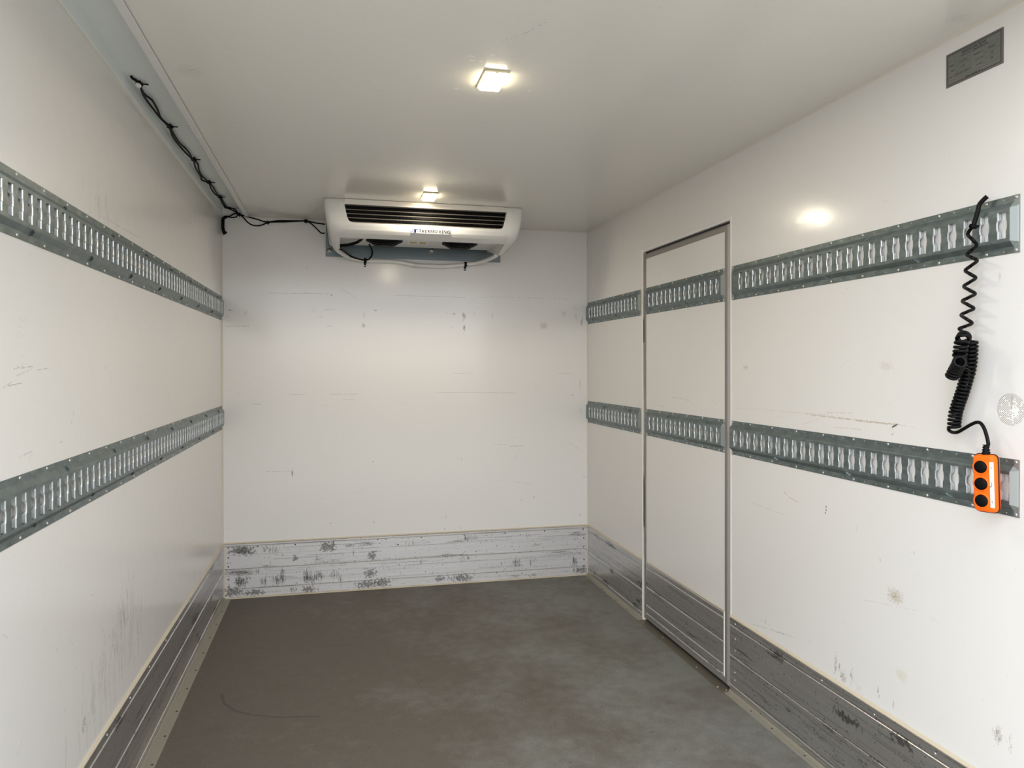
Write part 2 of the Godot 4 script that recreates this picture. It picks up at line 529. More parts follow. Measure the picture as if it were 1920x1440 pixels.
func paint_floor() -> ImageTexture:
	var w := 900
	var h := 1300
	var big := FastNoiseLite.new()
	big.seed = 11
	big.frequency = 0.0045
	big.fractal_octaves = 5
	big.fractal_gain = 0.6
	var fine := FastNoiseLite.new()
	fine.seed = 5
	fine.frequency = 0.25
	fine.fractal_octaves = 2
	var mid := FastNoiseLite.new()
	mid.seed = 21
	mid.frequency = 0.03
	mid.fractal_octaves = 4
	var a := big.get_image(w, h, false, false, false).get_data()
	var b := fine.get_image(w, h, false, false, false).get_data()
	var c := mid.get_image(w, h, false, false, false).get_data()
	var out := PackedByteArray()
	out.resize(w * h * 4)
	# two tones: brownish and a lighter blue-grey in noise patches, more towards the right
	var brown := Vector3(95, 88, 80)
	var blue := Vector3(116, 116, 110)
	for y in h:
		for x in w:
			var i := y * w + x
			var va: float = a[i] / 255.0
			var vc: float = c[i] / 255.0
			var t := clampf((va + (float(x) / w - 0.48) * 1.0 + (vc - 0.5) * 0.30 - 0.40) * 1.5, 0.0, 1.0)
			var g: float = 1.0 + (b[i] / 255.0 - 0.5) * 0.18 + (vc - 0.5) * 0.07
			if (y * 3 + (x >> 3)) % 7 == 0 and t < 0.6:
				g *= 0.96
			var col := brown.lerp(blue, t) * g
			var j := i * 4
			out[j] = clampi(int(col.x), 0, 255)
			out[j + 1] = clampi(int(col.y), 0, 255)
			out[j + 2] = clampi(int(col.z), 0, 255)
			out[j + 3] = 255
	var k := w / W
	var cv := {"img": Image.create_from_data(w, h, false, Image.FORMAT_RGBA8, out), "k": k, "h": h / k}
	var hh: float = cv.h
	var pf := func(u: float, v: float) -> Vector2:
		var p := on(u, v, 1, 0.0)
		return Vector2(p.x, hh - p.z)
	var ring := []
	for q in [[415, 1300], [420, 1318], [440, 1333], [470, 1340], [520, 1345], [600, 1343]]:
		ring.append(pf.call(q[0], q[1]))
	scratch(cv, ring, 0.012, Color(0.29, 0.28, 0.27), 0.35, 0.3)
	for q in [[400, 1370, .06, .05], [640, 1210, .05, .03], [370, 1420, .05, .04], [815, 1415, .03, .025], [1255, 1318, .03, .02], [520, 1290, .08, .05], [1050, 1165, .10, .03], [1140, 1150, .05, .03], [1105, 1395, .06, .05], [1180, 1390, .05, .05]]:
		stain(cv, pf.call(q[0], q[1]), Vector2(q[2], q[3]), Color(0.32, 0.29, 0.24), 0.25, 1.0, 30.0)
	for i in 220:
		var p := Vector2(rng.randf() * W, rng.randf() * hh)
		var l := rng.randf_range(0.01, 0.07)
		var an := rng.randf_range(-0.5, 0.5) + (PI / 2 if rng.randf() < 0.3 else 0.0)
		scratch(cv, [p, p + Vector2(cos(an), sin(an)) * l], 0.002, Color(0.58, 0.57, 0.54) if rng.randf() < 0.5 else Color(0.25, 0.24, 0.23), 0.3, 0.8)
	for q in [[740, 1330], [800, 1345], [880, 1335], [960, 1330], [700, 1270]]:
		hatch(cv, pf.call(q[0], q[1]), Vector2(.14, .10), 60, Vector2(0.1, 1).normalized(), 0.02, Color(0.33, 0.29, 0.26), 0.35, 0.003)
	specks(cv, 500, Color(0.18, 0.17, 0.16), 0.6, 3)
	specks(cv, 300, Color(0.6, 0.59, 0.56), 0.4, 2)
	return tex(cv)

# worn aluminium planks: fine length-wise streaks and black rubber scuffs
func paint_planks(length: float, scuffs: Array, streaks: int, base: Color, dark: float) -> ImageTexture:
	var cv := canvas(length, 0.31, 640.0, base)
	for i in streaks:
		var p := Vector2(rng.randf() * length, rng.randf() * 0.31)
		var l := rng.randf_range(0.05, 0.5)
		scratch(cv, [p, p + Vector2(l, 0)], rng.randf_range(0.0012, 0.006), base * (0.72 if rng.randf() < 0.6 else 1.1), dark * rng.randf_range(0.1, 0.5), 0.4)
	for a in scuffs:
		if a[5] == 1:
			hatch(cv, Vector2(a[0], a[1]), Vector2(a[2], a[3]), a[4], Vector2(0, 1), a[3] * 1.0, Color(0.10, 0.095, 0.09), 0.8, 0.002)
		elif a[5] == 2:
			hatch(cv, Vector2(a[0], a[1]), Vector2(a[2], a[3]), a[4], Vector2(1, 0), a[2] * 0.7, Color(0.13, 0.12, 0.11), 0.7, 0.002)
		else:
			stain(cv, Vector2(a[0], a[1]), Vector2(a[2], a[3]), Color(0.20, 0.19, 0.18), 0.6, 1.2, 55.0)
	specks(cv, int(length * 500), Color(0.15, 0.15, 0.14), 0.5, 4)
	return tex(cv)


func make_materials() -> void:
	var fine := ripple(0.06, 1.2, 3)
	for d in [["wall_back", paint_back_wall(), 0.15], ["wall_left", paint_left_wall(), 0.18], ["wall_right", paint_right_wall(), 0.17], ["ceiling", paint_ceiling(), 0.20]]:
		var m := mat(Color.WHITE, d[2])
		m.albedo_texture = d[1]
		m.normal_enabled = true
		m.normal_texture = fine
		m.normal_scale = 0.04
		M[d[0]] = m
	M.floor = mat(Color.WHITE, 0.62, 0.0, 0.4)
	M.floor.albedo_texture = paint_floor()
	var s := []
	var pb := func(x: float, y: float) -> Vector2:      # close-up of the left half (5.333x from 400,960)
		var p := on_back(400 + x / 5.333, 960 + y / 5.333)
		return Vector2(p.x, p.y)
	for a in [[300, 690, .05, .035, 60, 1], [255, 690, .02, .04, 40, 1], [510, 690, .03, .03, 26, 1], [640, 670, .05, .03, 50, 1], [690, 660, .03, .04, 30, 1], [930, 640, .02, .04, 50, 1], [1000, 650, .05, .04, 60, 1], [1070, 630, .03, .03, 30, 1], [1210, 620, .04, .03, 20, 1], [1260, 650, .02, .04, 12, 1], [580, 380, .05, .03, 30, 1], [510, 375, .03, .02, 14, 1], [1110, 350, .03, .03, 0, 3], [1180, 345, .03, .03, 0, 3], [250, 385, .06, .025, 0, 3], [330, 390, .06, .03, 0, 3], [1540, 315, .06, .02, 40, 2], [1370, 330, .05, .015, 16, 2],
			[820, 460, .018, .02, 0, 3], [1590, 435, .03, .03, 0, 3], [1540, 720, .08, .025, 0, 3], [1690, 705, .05, .03, 0, 3], [1570, 610, .04, .03, 0, 3], [290, 600, .10, .02, 60, 2], [160, 595, .05, .02, 20, 2], [190, 800, .06, .03, 0, 3], [410, 800, .06, .02, 0, 3], [950, 770, .04, .025, 0, 3], [790, 770, .05, .02, 14, 1], [690, 580, .02, .02, 14, 1], [1040, 770, .02, .02, 8, 1], [450, 590, .02, .02, 12, 1], [770, 645, .03, .01, 12, 2], [1400, 400, .004, .03, 6, 1], [1030, 460, .006, .03, 5, 1], [1150, 480, .10, .03, 16, 2], [530, 540, .06, .02, 12, 2]]:
		var p: Vector2 = pb.call(a[0], a[1])
		s.append([p.x, p.y, a[2], a[3], a[4], a[5]])
	for a in [[1110, 510, .04, .03, 50, 1], [1250, 500, .01, .03, 12, 1], [960, 520, .006, .03, 5, 1], [1690, 495, .03, .03, 44, 1], [560, 655, .06, .025, 0, 3], [640, 660, .04, .02, 20, 2], [345, 665, .03, .02, 0, 3], [430, 655, .02, .02, 10, 1], [1270, 630, .03, .015, 20, 2], [1750, 580, .06, .02, 0, 3], [700, 255, .10, .02, 40, 1], [610, 265, .02, .02, 20, 1], [1300, 325, .03, .01, 16, 2], [480, 425, .10, .006, 20, 2], [560, 470, .04, .02, 16, 1], [1700, 215, .08, .02, 24, 2], [1220, 240, .03, .02, 8, 1], [1300, 480, .02, .02, 8, 1], [150, 490, .01, .02, 8, 1], [630, 460, .01, .012, 0, 3], [1550, 400, .10, .01, 16, 2], [1720, 405, .06, .015, 20, 1], [40, 300, .03, .02, 10, 1], [1080, 640, .05, .015, 10, 2], [530, 290, .06, .012, 14, 2]]:
		var p := on_back(760 + a[0] / 5.333, 960 + a[1] / 5.333)
		s.append([p.x, p.y, a[2], a[3], a[4], a[5]])
	M.plank_back = mat(Color.WHITE, 0.52, 0.62)
	M.plank_back.albedo_texture = paint_planks(W, s, 200, ALUMINIUM, 0.5)
	var s2 := []
	for i in 34:
		s2.append([rng.randf() * 3.1, rng.randf_range(0.02, 0.28), rng.randf_range(.02, .12), rng.randf_range(.004, .02), rng.randi_range(3, 14), 2 if rng.randf() < 0.7 else 1])
	for i in 12:
		s2.append([rng.randf() * 3.1, rng.randf_range(0.02, 0.28), rng.randf_range(.03, .10), rng.randf_range(.01, .02), 0, 3])
	M.plank_side = mat(Color.WHITE, 0.30, 0.90)
	M.plank_side.albedo_texture = paint_planks(3.2, s2, 500, ALUMINIUM, 0.6)
	M.plank_door = mat(Color.WHITE, 0.30, 0.90)
	M.plank_door.albedo_texture = paint_planks(3.2, s2.slice(0, 14), 400, ALUMINIUM, 0.6)
	M.steel = mat(Color(0.50, 0.535, 0.53), 0.38, 0.7)          # zinc-plated rails
	var zn := NoiseTexture2D.new()
	var nz := FastNoiseLite.new()
	nz.seed = 8
	nz.frequency = 0.02
	nz.fractal_octaves = 4
	zn.noise = nz
	zn.seamless = true
	zn.color_ramp = Gradient.new()
	zn.color_ramp.set_color(0, Color(0.385, 0.425, 0.425))
	zn.color_ramp.set_color(1, Color(0.52, 0.565, 0.565))
	M.steel.albedo_color = Color.WHITE
	M.steel.albedo_texture = zn
	M.steel.uv1_triplanar = true
	M.steel.uv1_scale = Vector3(2, 4, 2)
	M.cap = mat(Color(0.57, 0.595, 0.585), 0.5, 0.5)
	M.rivet = mat(Color(0.80, 0.80, 0.78), 0.3, 0.9)
	M.tab = mat(Color(0.80, 0.82, 0.83), 0.32, 0.75)
	M.dark_steel = mat(Color(0.16, 0.17, 0.17), 0.5, 0.5)
	M.alu_profile = mat(Color(0.56, 0.54, 0.52), 0.5, 0.4)
	M.galv = mat(Color(0.44, 0.48, 0.50), 0.42, 0.6)
	M.channel = mat(Color(0.88, 0.90, 0.89), 0.45)
	M.lip = mat(Color(0.86, 0.855, 0.845), 0.5)
	M.sealant = mat(Color(0.83, 0.805, 0.755), 0.6)
	M.old_sealant = mat(Color(0.77, 0.72, 0.63), 0.7)
	M.white_sealant = mat(Color(0.93, 0.91, 0.87), 0.5)
	M.floor_strip = mat(Color(0.60, 0.58, 0.525), 0.5, 0.4)
	M.threshold = mat(Color(0.42, 0.39, 0.345), 0.45, 0.3)
	M.black = mat(Color(0.02, 0.02, 0.022), 0.55, 0.0, 0.25)
	M.black_cord = mat(Color(0.016, 0.017, 0.018), 0.42, 0.0, 0.28)
	M.rubber = mat(Color(0.05, 0.05, 0.05), 0.7)
	M.shell = mat(Color(0.86, 0.855, 0.84), 0.38)
	M.coil = mat(Color(0.05, 0.045, 0.042), 0.6, 0.2)
	M.slat = mat(Color(0.72, 0.70, 0.67), 0.35, 0.8)
	M.bright_alu = mat(Color(0.80, 0.78, 0.75), 0.38, 0.75)
	M.hose = mat(Color(0.90, 0.89, 0.87), 0.45)
	M.orange = mat(Color(1.0, 0.40, 0.06), 0.42, 0.0, 0.35)
	M.paper = mat(Color(0.93, 0.93, 0.93), 0.5)
	M.ink = mat(Color(0.04, 0.04, 0.045), 0.6)
	M.logo_blue = mat(Color(0.16, 0.36, 0.72), 0.4)
	M.logo_dark = mat(Color(0.03, 0.04, 0.12), 0.4)
	M.yellow = mat(Color(0.72, 0.62, 0.10), 0.5)
	M.concrete = mat(Color(0.62, 0.60, 0.57), 0.9)
	M.shading_grey = mat(Color(0.62, 0.61, 0.59), 0.9)
	M.lens = mat(Color(0.95, 0.93, 0.86), 0.3)
	M.lens.emission_enabled = true
	M.lens.emission = Color(1.0, 0.94, 0.80)
	M.lens.emission_energy_multiplier = 6.0
	M.lamp_frame = mat(Color(0.92, 0.88, 0.72), 0.35)


# ---------------------------------------------------------------- the box itself
func ceil_y(x: float) -> float:
	return lerpf(HL, H, x / W)

func uv_side(p: Vector3) -> Vector2:
	return Vector2(p.z / 3.2, 1.0 - p.y / 2.2)

func uv_back(p: Vector3) -> Vector2:
	return Vector2(p.x / W, 1.0 - p.y / 2.2)

func build_shell() -> void:
	var o := struct("wall_left", "white glossy side wall with two horizontal steel rails")
	uvf = uv_side
	var st := start()
	box(st, Vector3(-0.08, -0.06, -0.08), Vector3(0, 2.30, ZE))
	part(st, "panel", M.wall_left, o)
	o = struct("wall_right", "white glossy side wall with door opening and steel rails")
	st = start()
	box(st, Vector3(W, -0.06, -0.08), Vector3(W + 0.08, 2.30, DZ0))
	box(st, Vector3(W, DY1, DZ0), Vector3(W + 0.08, 2.30, DZ1))
	box(st, Vector3(W, -0.06, DZ0), Vector3(W + 0.08, -0.004, DZ1))
	box(st, Vector3(W, -0.06, DZ1), Vector3(W + 0.08, 2.30, ZE))
	part(st, "panel", M.wall_right, o)
	o = struct("wall_back", "scuffed white glossy end wall below the cooling unit")
	uvf = uv_back
	st = start()
	box(st, Vector3(0, -0.06, -0.08), Vector3(W, 2.30, 0))
	part(st, "panel", M.wall_back, o)
	o = struct("ceiling", "white glossy ceiling panel with two square lamps")
	uvf = func(p: Vector3) -> Vector2: return Vector2(p.x / W, p.z / 3.2)
	st = start()
	extrude(st, [Vector2(0.132, ceil_y(0.132)), Vector2(W, H), Vector2(W, 2.30), Vector2(0.132, 2.30)], Vector3.ZERO, Vector3.RIGHT, Vector3.UP, Vector3(0, 0, ZE))
	part(st, "panel", M.ceiling, o)
	st = start()
	box(st, Vector3(0, 2.165, 0), Vector3(0.132, 2.30, ZE))
	part(st, "roof_edge", M.ceiling, o)
	o = struct("floor", "worn grey-brown coated cargo floor")
	uvf = func(p: Vector3) -> Vector2: return Vector2(p.x / W, p.z / 3.055)
	st = start()
	box(st, Vector3(0, -0.06, 0), Vector3(W, 0, ZE))
	part(st, "deck", M.floor, o)
	uvf = null


# cross-section of one plank (out from the wall, up): flat face, optional groove, a small lip along its top edge
func plank_profile(y0: float, y1: float, groove: float, face := 0.004) -> Array:
	var p := [Vector2(0, y0 + 0.0004), Vector2(face - 0.001, y0 + 0.0004), Vector2(face, y0 + 0.0014)]
	if groove > 0.0:
		p += [Vector2(face, groove - 0.0016), Vector2(face - 0.0022, groove - 0.001), Vector2(face - 0.0022, groove + 0.001), Vector2(face, groove + 0.0016)]
	p += [Vector2(face, y1 - 0.0050), Vector2(face + 0.0018, y1 - 0.0045), Vector2(face + 0.0021, y1 - 0.0040), Vector2(face + 0.0017, y1 - 0.0034), Vector2(face, y1 - 0.0018), Vector2(0, y1 - 0.0004)]
	return p

var rivet_mesh: Mesh
var screw_mesh: Mesh

func build_baseboards() -> void:
	var st := start(true)
	lathe(st, [Vector2(0.0040, 0), Vector2(0.0037, 0.0010), Vector2(0.0023, 0.0018), Vector2(0, 0.0021)], Vector3.ZERO, Vector3.BACK, 10)
	rivet_mesh = mesh_of(st)
	st = start()
	lathe(st, [Vector2(0.0042, 0), Vector2(0.0036, 0.0010), Vector2(0.0014, 0.0012), Vector2(0, 0.0006)], Vector3.ZERO, Vector3.BACK, 10)
	screw_mesh = mesh_of(st)
	# end wall
	var o := struct("baseboard_back", "bright scuffed aluminium kick planks along the end wall")
	uvf = func(p: Vector3) -> Vector2: return Vector2(p.x / W, 1.0 - p.y / 0.31)
	for a in [[0.004, 0.052, 0.0], [0.052, 0.162, 0.126], [0.162, 0.289, 0.239], [0.289, 0.302, 0.0]]:
		st = start()
		extrude(st, plank_profile(a[0], a[1], a[2]), Vector3(0.006, 0, 0), Vector3.BACK, Vector3.UP, Vector3(W - 0.012, 0, 0))
		part(st, "plank", M.plank_back, o)
	uvf = null
	for q in [[428, 1027], [428, 1046], [428, 1063], [428.5, 1087], [429, 1100], [483, 1024.5], [553.5, 1021], [625, 1016], [708.5, 1011.5], [746.5, 1021], [790, 1007.5], [870.5, 1003], [947, 999.5], [1021, 995.5], [1093.5, 992], [1094.5, 1008.5], [1094.5, 1025.5], [1095, 1049], [1095, 1060]]:
		var p := on_back(q[0], q[1], 0.004)
		copy_part(screw_mesh, "screw", M.dark_steel, o, Transform3D(Basis(), p))
	# side walls
	for side in ["left", "right"]:
		var s := 1.0 if side == "left" else -1.0
		var x0 := 0.0 if side == "left" else W
		o = struct("baseboard_" + side, "dull grey aluminium kick planks along the wall with the door" if side == "right" else "dull grey aluminium kick planks along the wall opposite the door")
		uvf = func(p: Vector3) -> Vector2: return Vector2(p.z / 3.2, 1.0 - p.y / 0.31)
		var runs := [[0.006, 3.35]] if side == "left" else [[0.006, DZ0 - 0.012], [DZ1 + 0.006, 3.35]]
		for r in runs:
			for a in [[0.002, 0.038, 0.0], [0.038, 0.153, 0.128], [0.153, 0.270, 0.0], [0.270, 0.300, 0.0]]:
				st = start()
				extrude(st, plank_profile(a[0], a[1], a[2]), Vector3(x0, 0, r[0]), Vector3(s, 0, 0), Vector3.UP, Vector3(0, 0, r[1] - r[0]))
				part(st, "plank", M.plank_side, o)
		uvf = null
		var turn := Basis(Vector3.UP, PI / 2 * s)
		var places := []
		if side == "left":
			for q in [[201, 1378.5], [244, 1309], [280, 1251], [311, 1201], [335.5, 1163], [355.7, 1129], [372, 1103], [385, 1082]]:
				places.append(on_left(q[0], q[1], 0.004))
		else:
			for q in [[1478, 1222.5], [1540.6, 1276], [1639, 1340], [1753, 1413], [1378.5, 1170.5], [1378.5, 1198.5], [1378, 1220.5], [1377.5, 1261], [1377.5, 1275.5], [1122, 1005], [1143.5, 1019], [1170, 1036.5], [1107, 1000], [1106, 1011], [1107, 1046], [1107, 1062], [1203, 1056], [1203, 1119], [1203, 1138]]:
				places.append(on_right(q[0], q[1], 0.004))
		for p in places:
			copy_part(rivet_mesh, "rivet", M.rivet, o, Transform3D(turn, p))


func build_trims() -> void:
	# cable channel let into the corner of the ceiling, in two lengths
	var o := struct("trim_1", "pale grey cable channel let into the ceiling along the left wall", "channel")
	for r in [[0.002, 1.4735], [1.4768, ZE]]:
		var st := start()
		var prof := [Vector2(0.0, 2.109), Vector2(0.007, 2.108), Vector2(0.008, 2.110), Vector2(0.008, 2.149), Vector2(0.128, 2.151), Vector2(0.128, 2.110), Vector2(0.131, 2.110), Vector2(0.131, 2.153), Vector2(0.0, 2.152)]
		extrude(st, prof, Vector3(0, 0, r[0]), Vector3.RIGHT, Vector3.UP, Vector3(0, 0, r[1] - r[0]))
		part(st, "channel_length", M.channel, o)
		st = start()
		extrude(st, [Vector2(0.125, 2.1075), Vector2(0.1460, 2.1070), Vector2(0.1470, 2.1078), Vector2(0.1470, 2.1098), Vector2(0.134, 2.1104), Vector2(0.134, 2.1150), Vector2(0.125, 2.1150)], Vector3(0, 0, r[0]), Vector3.RIGHT, Vector3.UP, Vector3(0, 0, r[1] - r[0]))
		part(st, "edge_strip", M.lip, o)
	# floor edge strips
	o = struct("trim_2", "dull metal edge strip screwed to the floor along the left wall", "edge strip")
	var st := start()
	extrude(st, [Vector2(0.004, 0), Vector2(0.043, 0), Vector2(0.042, 0.0015), Vector2(0.010, 0.003), Vector2(0.007, 0.010), Vector2(0.0045, 0.012)], Vector3(0, 0, 0.006), Vector3.RIGHT, Vector3.UP, Vector3(0, 0, 3.34))
	part(st, "strip", M.floor_strip, o)
	var up := Basis(Vector3.RIGHT, -PI / 2)
	for q in [[285, 1434], [309, 1380.5], [331.5, 1334], [351, 1291.5], [367, 1257], [381.5, 1224.5], [394, 1196], [406, 1170.5], [416, 1147]]:
		var p := on(q[0], q[1], 1, 0.002)
		copy_part(screw_mesh, "screw", M.dark_steel, o, Transform3D(up, Vector3(clampf(p.x, 0.018, 0.036), 0.0022, p.z)))
	o = struct("trim_3", "dull metal edge strip on the floor along the right wall", "edge strip")
	for r in [[0.006, DZ0 - 0.004], [DZ1 + 0.004, 3.34]]:
		st = start()
		extrude(st, [Vector2(0.004, 0), Vector2(0.027, 0), Vector2(0.026, 0.0015), Vector2(0.010, 0.003), Vector2(0.007, 0.010), Vector2(0.0045, 0.012)], Vector3(W, 0, r[0]), Vector3.LEFT, Vector3.UP, Vector3(0, 0, r[1] - r[0]))
		part(st, "strip", M.floor_strip, o)
	for q in [[1418, 1332.5], [1457, 1365], [1519, 1416], [1121, 1105], [1147, 1126], [1170, 1143]]:
		var p := on(q[0], q[1], 1, 0.002)
		copy_part(screw_mesh, "screw", M.dark_steel, o, Transform3D(up, Vector3(clampf(p.x, W - 0.022, W - 0.012), 0.0022, p.z)))
	o = struct("trim_4", "narrow pale strip where the end wall meets the floor", "edge strip")
	st = start()
	extrude(st, [Vector2(0.004, 0), Vector2(0.016, 0), Vector2(0.013, 0.003), Vector2(0.0045, 0.005)], Vector3(0.006, 0, 0), Vector3.BACK, Vector3.UP, Vector3(W - 0.012, 0, 0))
	part(st, "strip", M.old_sealant, o)
	o = struct("trim_5", "brown stained metal threshold in front of the side door", "threshold")
	st = start()
	box(st, Vector3(W - 0.036, 0, DZ0), Vector3(W + 0.03, 0.0025, DZ1), 0.001)
	part(st, "plate", M.threshold, o)
	for q in [[1243, 1195], [1306, 1251], [1346, 1288], [1362, 1294]]:
		var p := on(q[0], q[1], 1, 0.002)
		copy_part(rivet_mesh, "rivet", M.rivet, o, Transform3D(up, Vector3(clampf(p.x, W - 0.03, W - 0.006), 0.0024, p.z)))
	# sealant beads in the joints
	o = struct("trim_6", "yellowed sealant beads in the joints of the walls and ceiling", "sealant")
	var q3 := func(r: float) -> Array: return [Vector2(0, 0), Vector2(r, 0), Vector2(r * 0.62, r * 0.4), Vector2(r * 0.4, r * 0.62), Vector2(0, r)]
	var beads := [
		[Vector3(0, 0.30, 0), Vector3.RIGHT, Vector3.BACK, Vector3(0, 1.85, 0), 0.006, M.sealant],
		[Vector3(W, 0.30, 0), Vector3.LEFT, Vector3.BACK, Vector3(0, 1.80, 0), 0.006, M.sealant],
		[Vector3(0.12, ceil_y(0.12), 0), Vector3.BACK, Vector3.DOWN, Vector3(W - 0.12, H - ceil_y(0.12), 0), 0.005, M.sealant],
		[Vector3(W, H, 0), Vector3.LEFT, Vector3.DOWN, Vector3(0, 0, 3.35), 0.006, M.sealant],
		[Vector3(0, 2.109, 0), Vector3.RIGHT, Vector3.DOWN, Vector3(0, 0, 3.35), 0.004, M.sealant],
		[Vector3(0, 0.300, 0), Vector3.RIGHT, Vector3.UP, Vector3(0, 0, 3.35), 0.0065, M.old_sealant],
		[Vector3(0.004, 0.302, 0), Vector3.BACK, Vector3.UP, Vector3(W - 0.008, 0, 0), 0.006, M.old_sealant],
		[Vector3(W, 0.300, 0), Vector3.LEFT, Vector3.UP, Vector3(0, 0, DZ0 - 0.012), 0.006, M.old_sealant],
		[Vector3(W, 0.300, DZ1 + 0.006), Vector3.LEFT, Vector3.UP, Vector3(0, 0, 3.35 - DZ1 - 0.006), 0.0075, M.old_sealant],
		[Vector3(0.004, 0, 0.004), Vector3.RIGHT, Vector3.BACK, Vector3(0, 0.30, 0), 0.005, M.old_sealant],
		[Vector3(W - 0.004, 0, 0.004), Vector3.LEFT, Vector3.BACK, Vector3(0, 0.30, 0), 0.005, M.old_sealant]]
	for b in beads:
		st = start()
		extrude(st, q3.call(b[4]), b[0], b[1], b[2], b[3])
		part(st, "bead", b[5], o)


func build_door() -> void:
	# white casing round the opening
	var o := struct("trim_7", "thin white casing strips round the side door", "door casing")
	var st := start()
	box(st, Vector3(W - 0.0015, 0.0, DZ1), Vector3(W + 0.05, DY1 + 0.013, DZ1 + 0.012), 0.0006)
	part(st, "casing_strip", M.lip, o)
	st = start()
	box(st, Vector3(W - 0.0015, DY1, DZ0), Vector3(W + 0.05, DY1 + 0.013, DZ1), 0.0006)
	part(st, "casing_strip", M.lip, o)
	st = start()
	box(st, Vector3(W - 0.0050, 0.004, DZ0 - 0.008), Vector3(W + 0.05, DY1 + 0.013, DZ0), 0.0006)
	part(st, "casing_strip", M.white_sealant, o)
	# the leaf
	o = struct("door_1", "white side door with grey metal edge profile and two rails")
	var a := DZ0 + 0.007
	var b := DZ1 - 0.006
	var y0 := 0.010
	var y1 := DY1 - 0.007
	var w := 0.031
	uvf = uv_side
	st = start()
	box(st, Vector3(W - 0.0004, y0 + w - 0.004, a + w - 0.004), Vector3(W + 0.05, y1 - w + 0.004, b - w + 0.004))
	part(st, "leaf_panel", M.wall_right, o)
	uvf = null
	# mitred edge profiles: flat band, then a slope down into the gap
	var prof := [Vector2(0, -0.004), Vector2(0.0005, 0.0030), Vector2(0.019, 0.0035), Vector2(0.0215, 0.0020), Vector2(0.030, -0.0090), Vector2(0.031, -0.020)]
	var inner := [Vector2(a + w, y0 + w), Vector2(b - w, y0 + w), Vector2(b - w, y1 - w), Vector2(a + w, y1 - w)]     # (z, y)
	var outd := [Vector2(-1, -1), Vector2(1, -1), Vector2(1, 1), Vector2(-1, 1)]
	for e in 4:
		var f := (e + 1) % 4
		st = start()
		for k in prof.size() - 1:
			var c := []
			for g in [[e, prof[k]], [f, prof[k]], [f, prof[k + 1]], [e, prof[k + 1]]]:
				var v: Vector2 = inner[g[0]] + outd[g[0]] * g[1].x
				c.append(Vector3(W - g[1].y, v.y, v.x))
			quad(st, c[0], c[1], c[2], c[3], Vector3(-1, (outd[e] + outd[f]).y * 0.1, (outd[e] + outd[f]).x * 0.1))
		part(st, "edge_profile", M.alu_profile, o)
	# dark rubber seal behind the gap
	for r in [[DZ0, 0.0, DZ0 + 0.012, DY1], [DZ1 - 0.012, 0.0, DZ1, DY1], [DZ0, DY1 - 0.012, DZ1, DY1], [DZ0, 0.0026, DZ1, 0.012]]:
		st = start()
		box(st, Vector3(W + 0.014, r[1], r[0]), Vector3(W + 0.05, r[3], r[2]))
		part(st, "rubber_seal", M.rubber, o)
	# backing so that no daylight enters round the leaf
	st = start()
	box(st, Vector3(W + 0.05, -0.004, DZ0), Vector3(W + 0.078, DY1, DZ1))
	part(st, "outer_skin", M.lip, o)
	# kick planks on the leaf
	uvf = func(p: Vector3) -> Vector2: return Vector2(p.z / 3.2, 1.0 - p.y / 0.31)
	for k in [[0.042, 0.0520, 0.0], [0.0520, 0.0925, 0.0], [0.0925, 0.1835, 0.0], [0.1835, 0.2785, 0.0], [0.2785, 0.302, 0.0]]:
		st = start()
		extrude(st, plank_profile(k[0], k[1], k[2], 0.003), Vector3(W, 0, a + w), Vector3.LEFT, Vector3.UP, Vector3(0, 0, b - a - 2 * w - 0.008))
		part(st, "kick_plank", M.plank_door, o)
	uvf = null
	st = start()
	box(st, Vector3(W - 0.0045, 0.046, b - w - 0.008), Vector3(W, 0.304, b - w), 0.001)
	part(st, "sealant_bead", M.white_sealant, o)
	st = start()
	box(st, Vector3(W - 0.003, 0.302, a + w), Vector3(W, 0.307, b - w), 0.001)
	part(st, "sealant_bead", M.old_sealant, o)
	var turn := Basis(Vector3.UP, -PI / 2)
	for q in [[1354, 1156.5], [1354, 1261]]:
		copy_part(rivet_mesh, "rivet", M.rivet, o, Transform3D(turn, on_right(q[0], q[1], 0.003)))


# ---------------------------------------------------------------- load rails
const PITCH := 0.0479

# half width of a slot at height t
func slot_half(t: float) -> float:
	var a := absf(t)
	if a > 0.0132:
		return 0.0098
	return 0.0098 + 0.0027 * sqrt(maxf(0.0, 1.0 - pow(a / 0.0132, 2)))

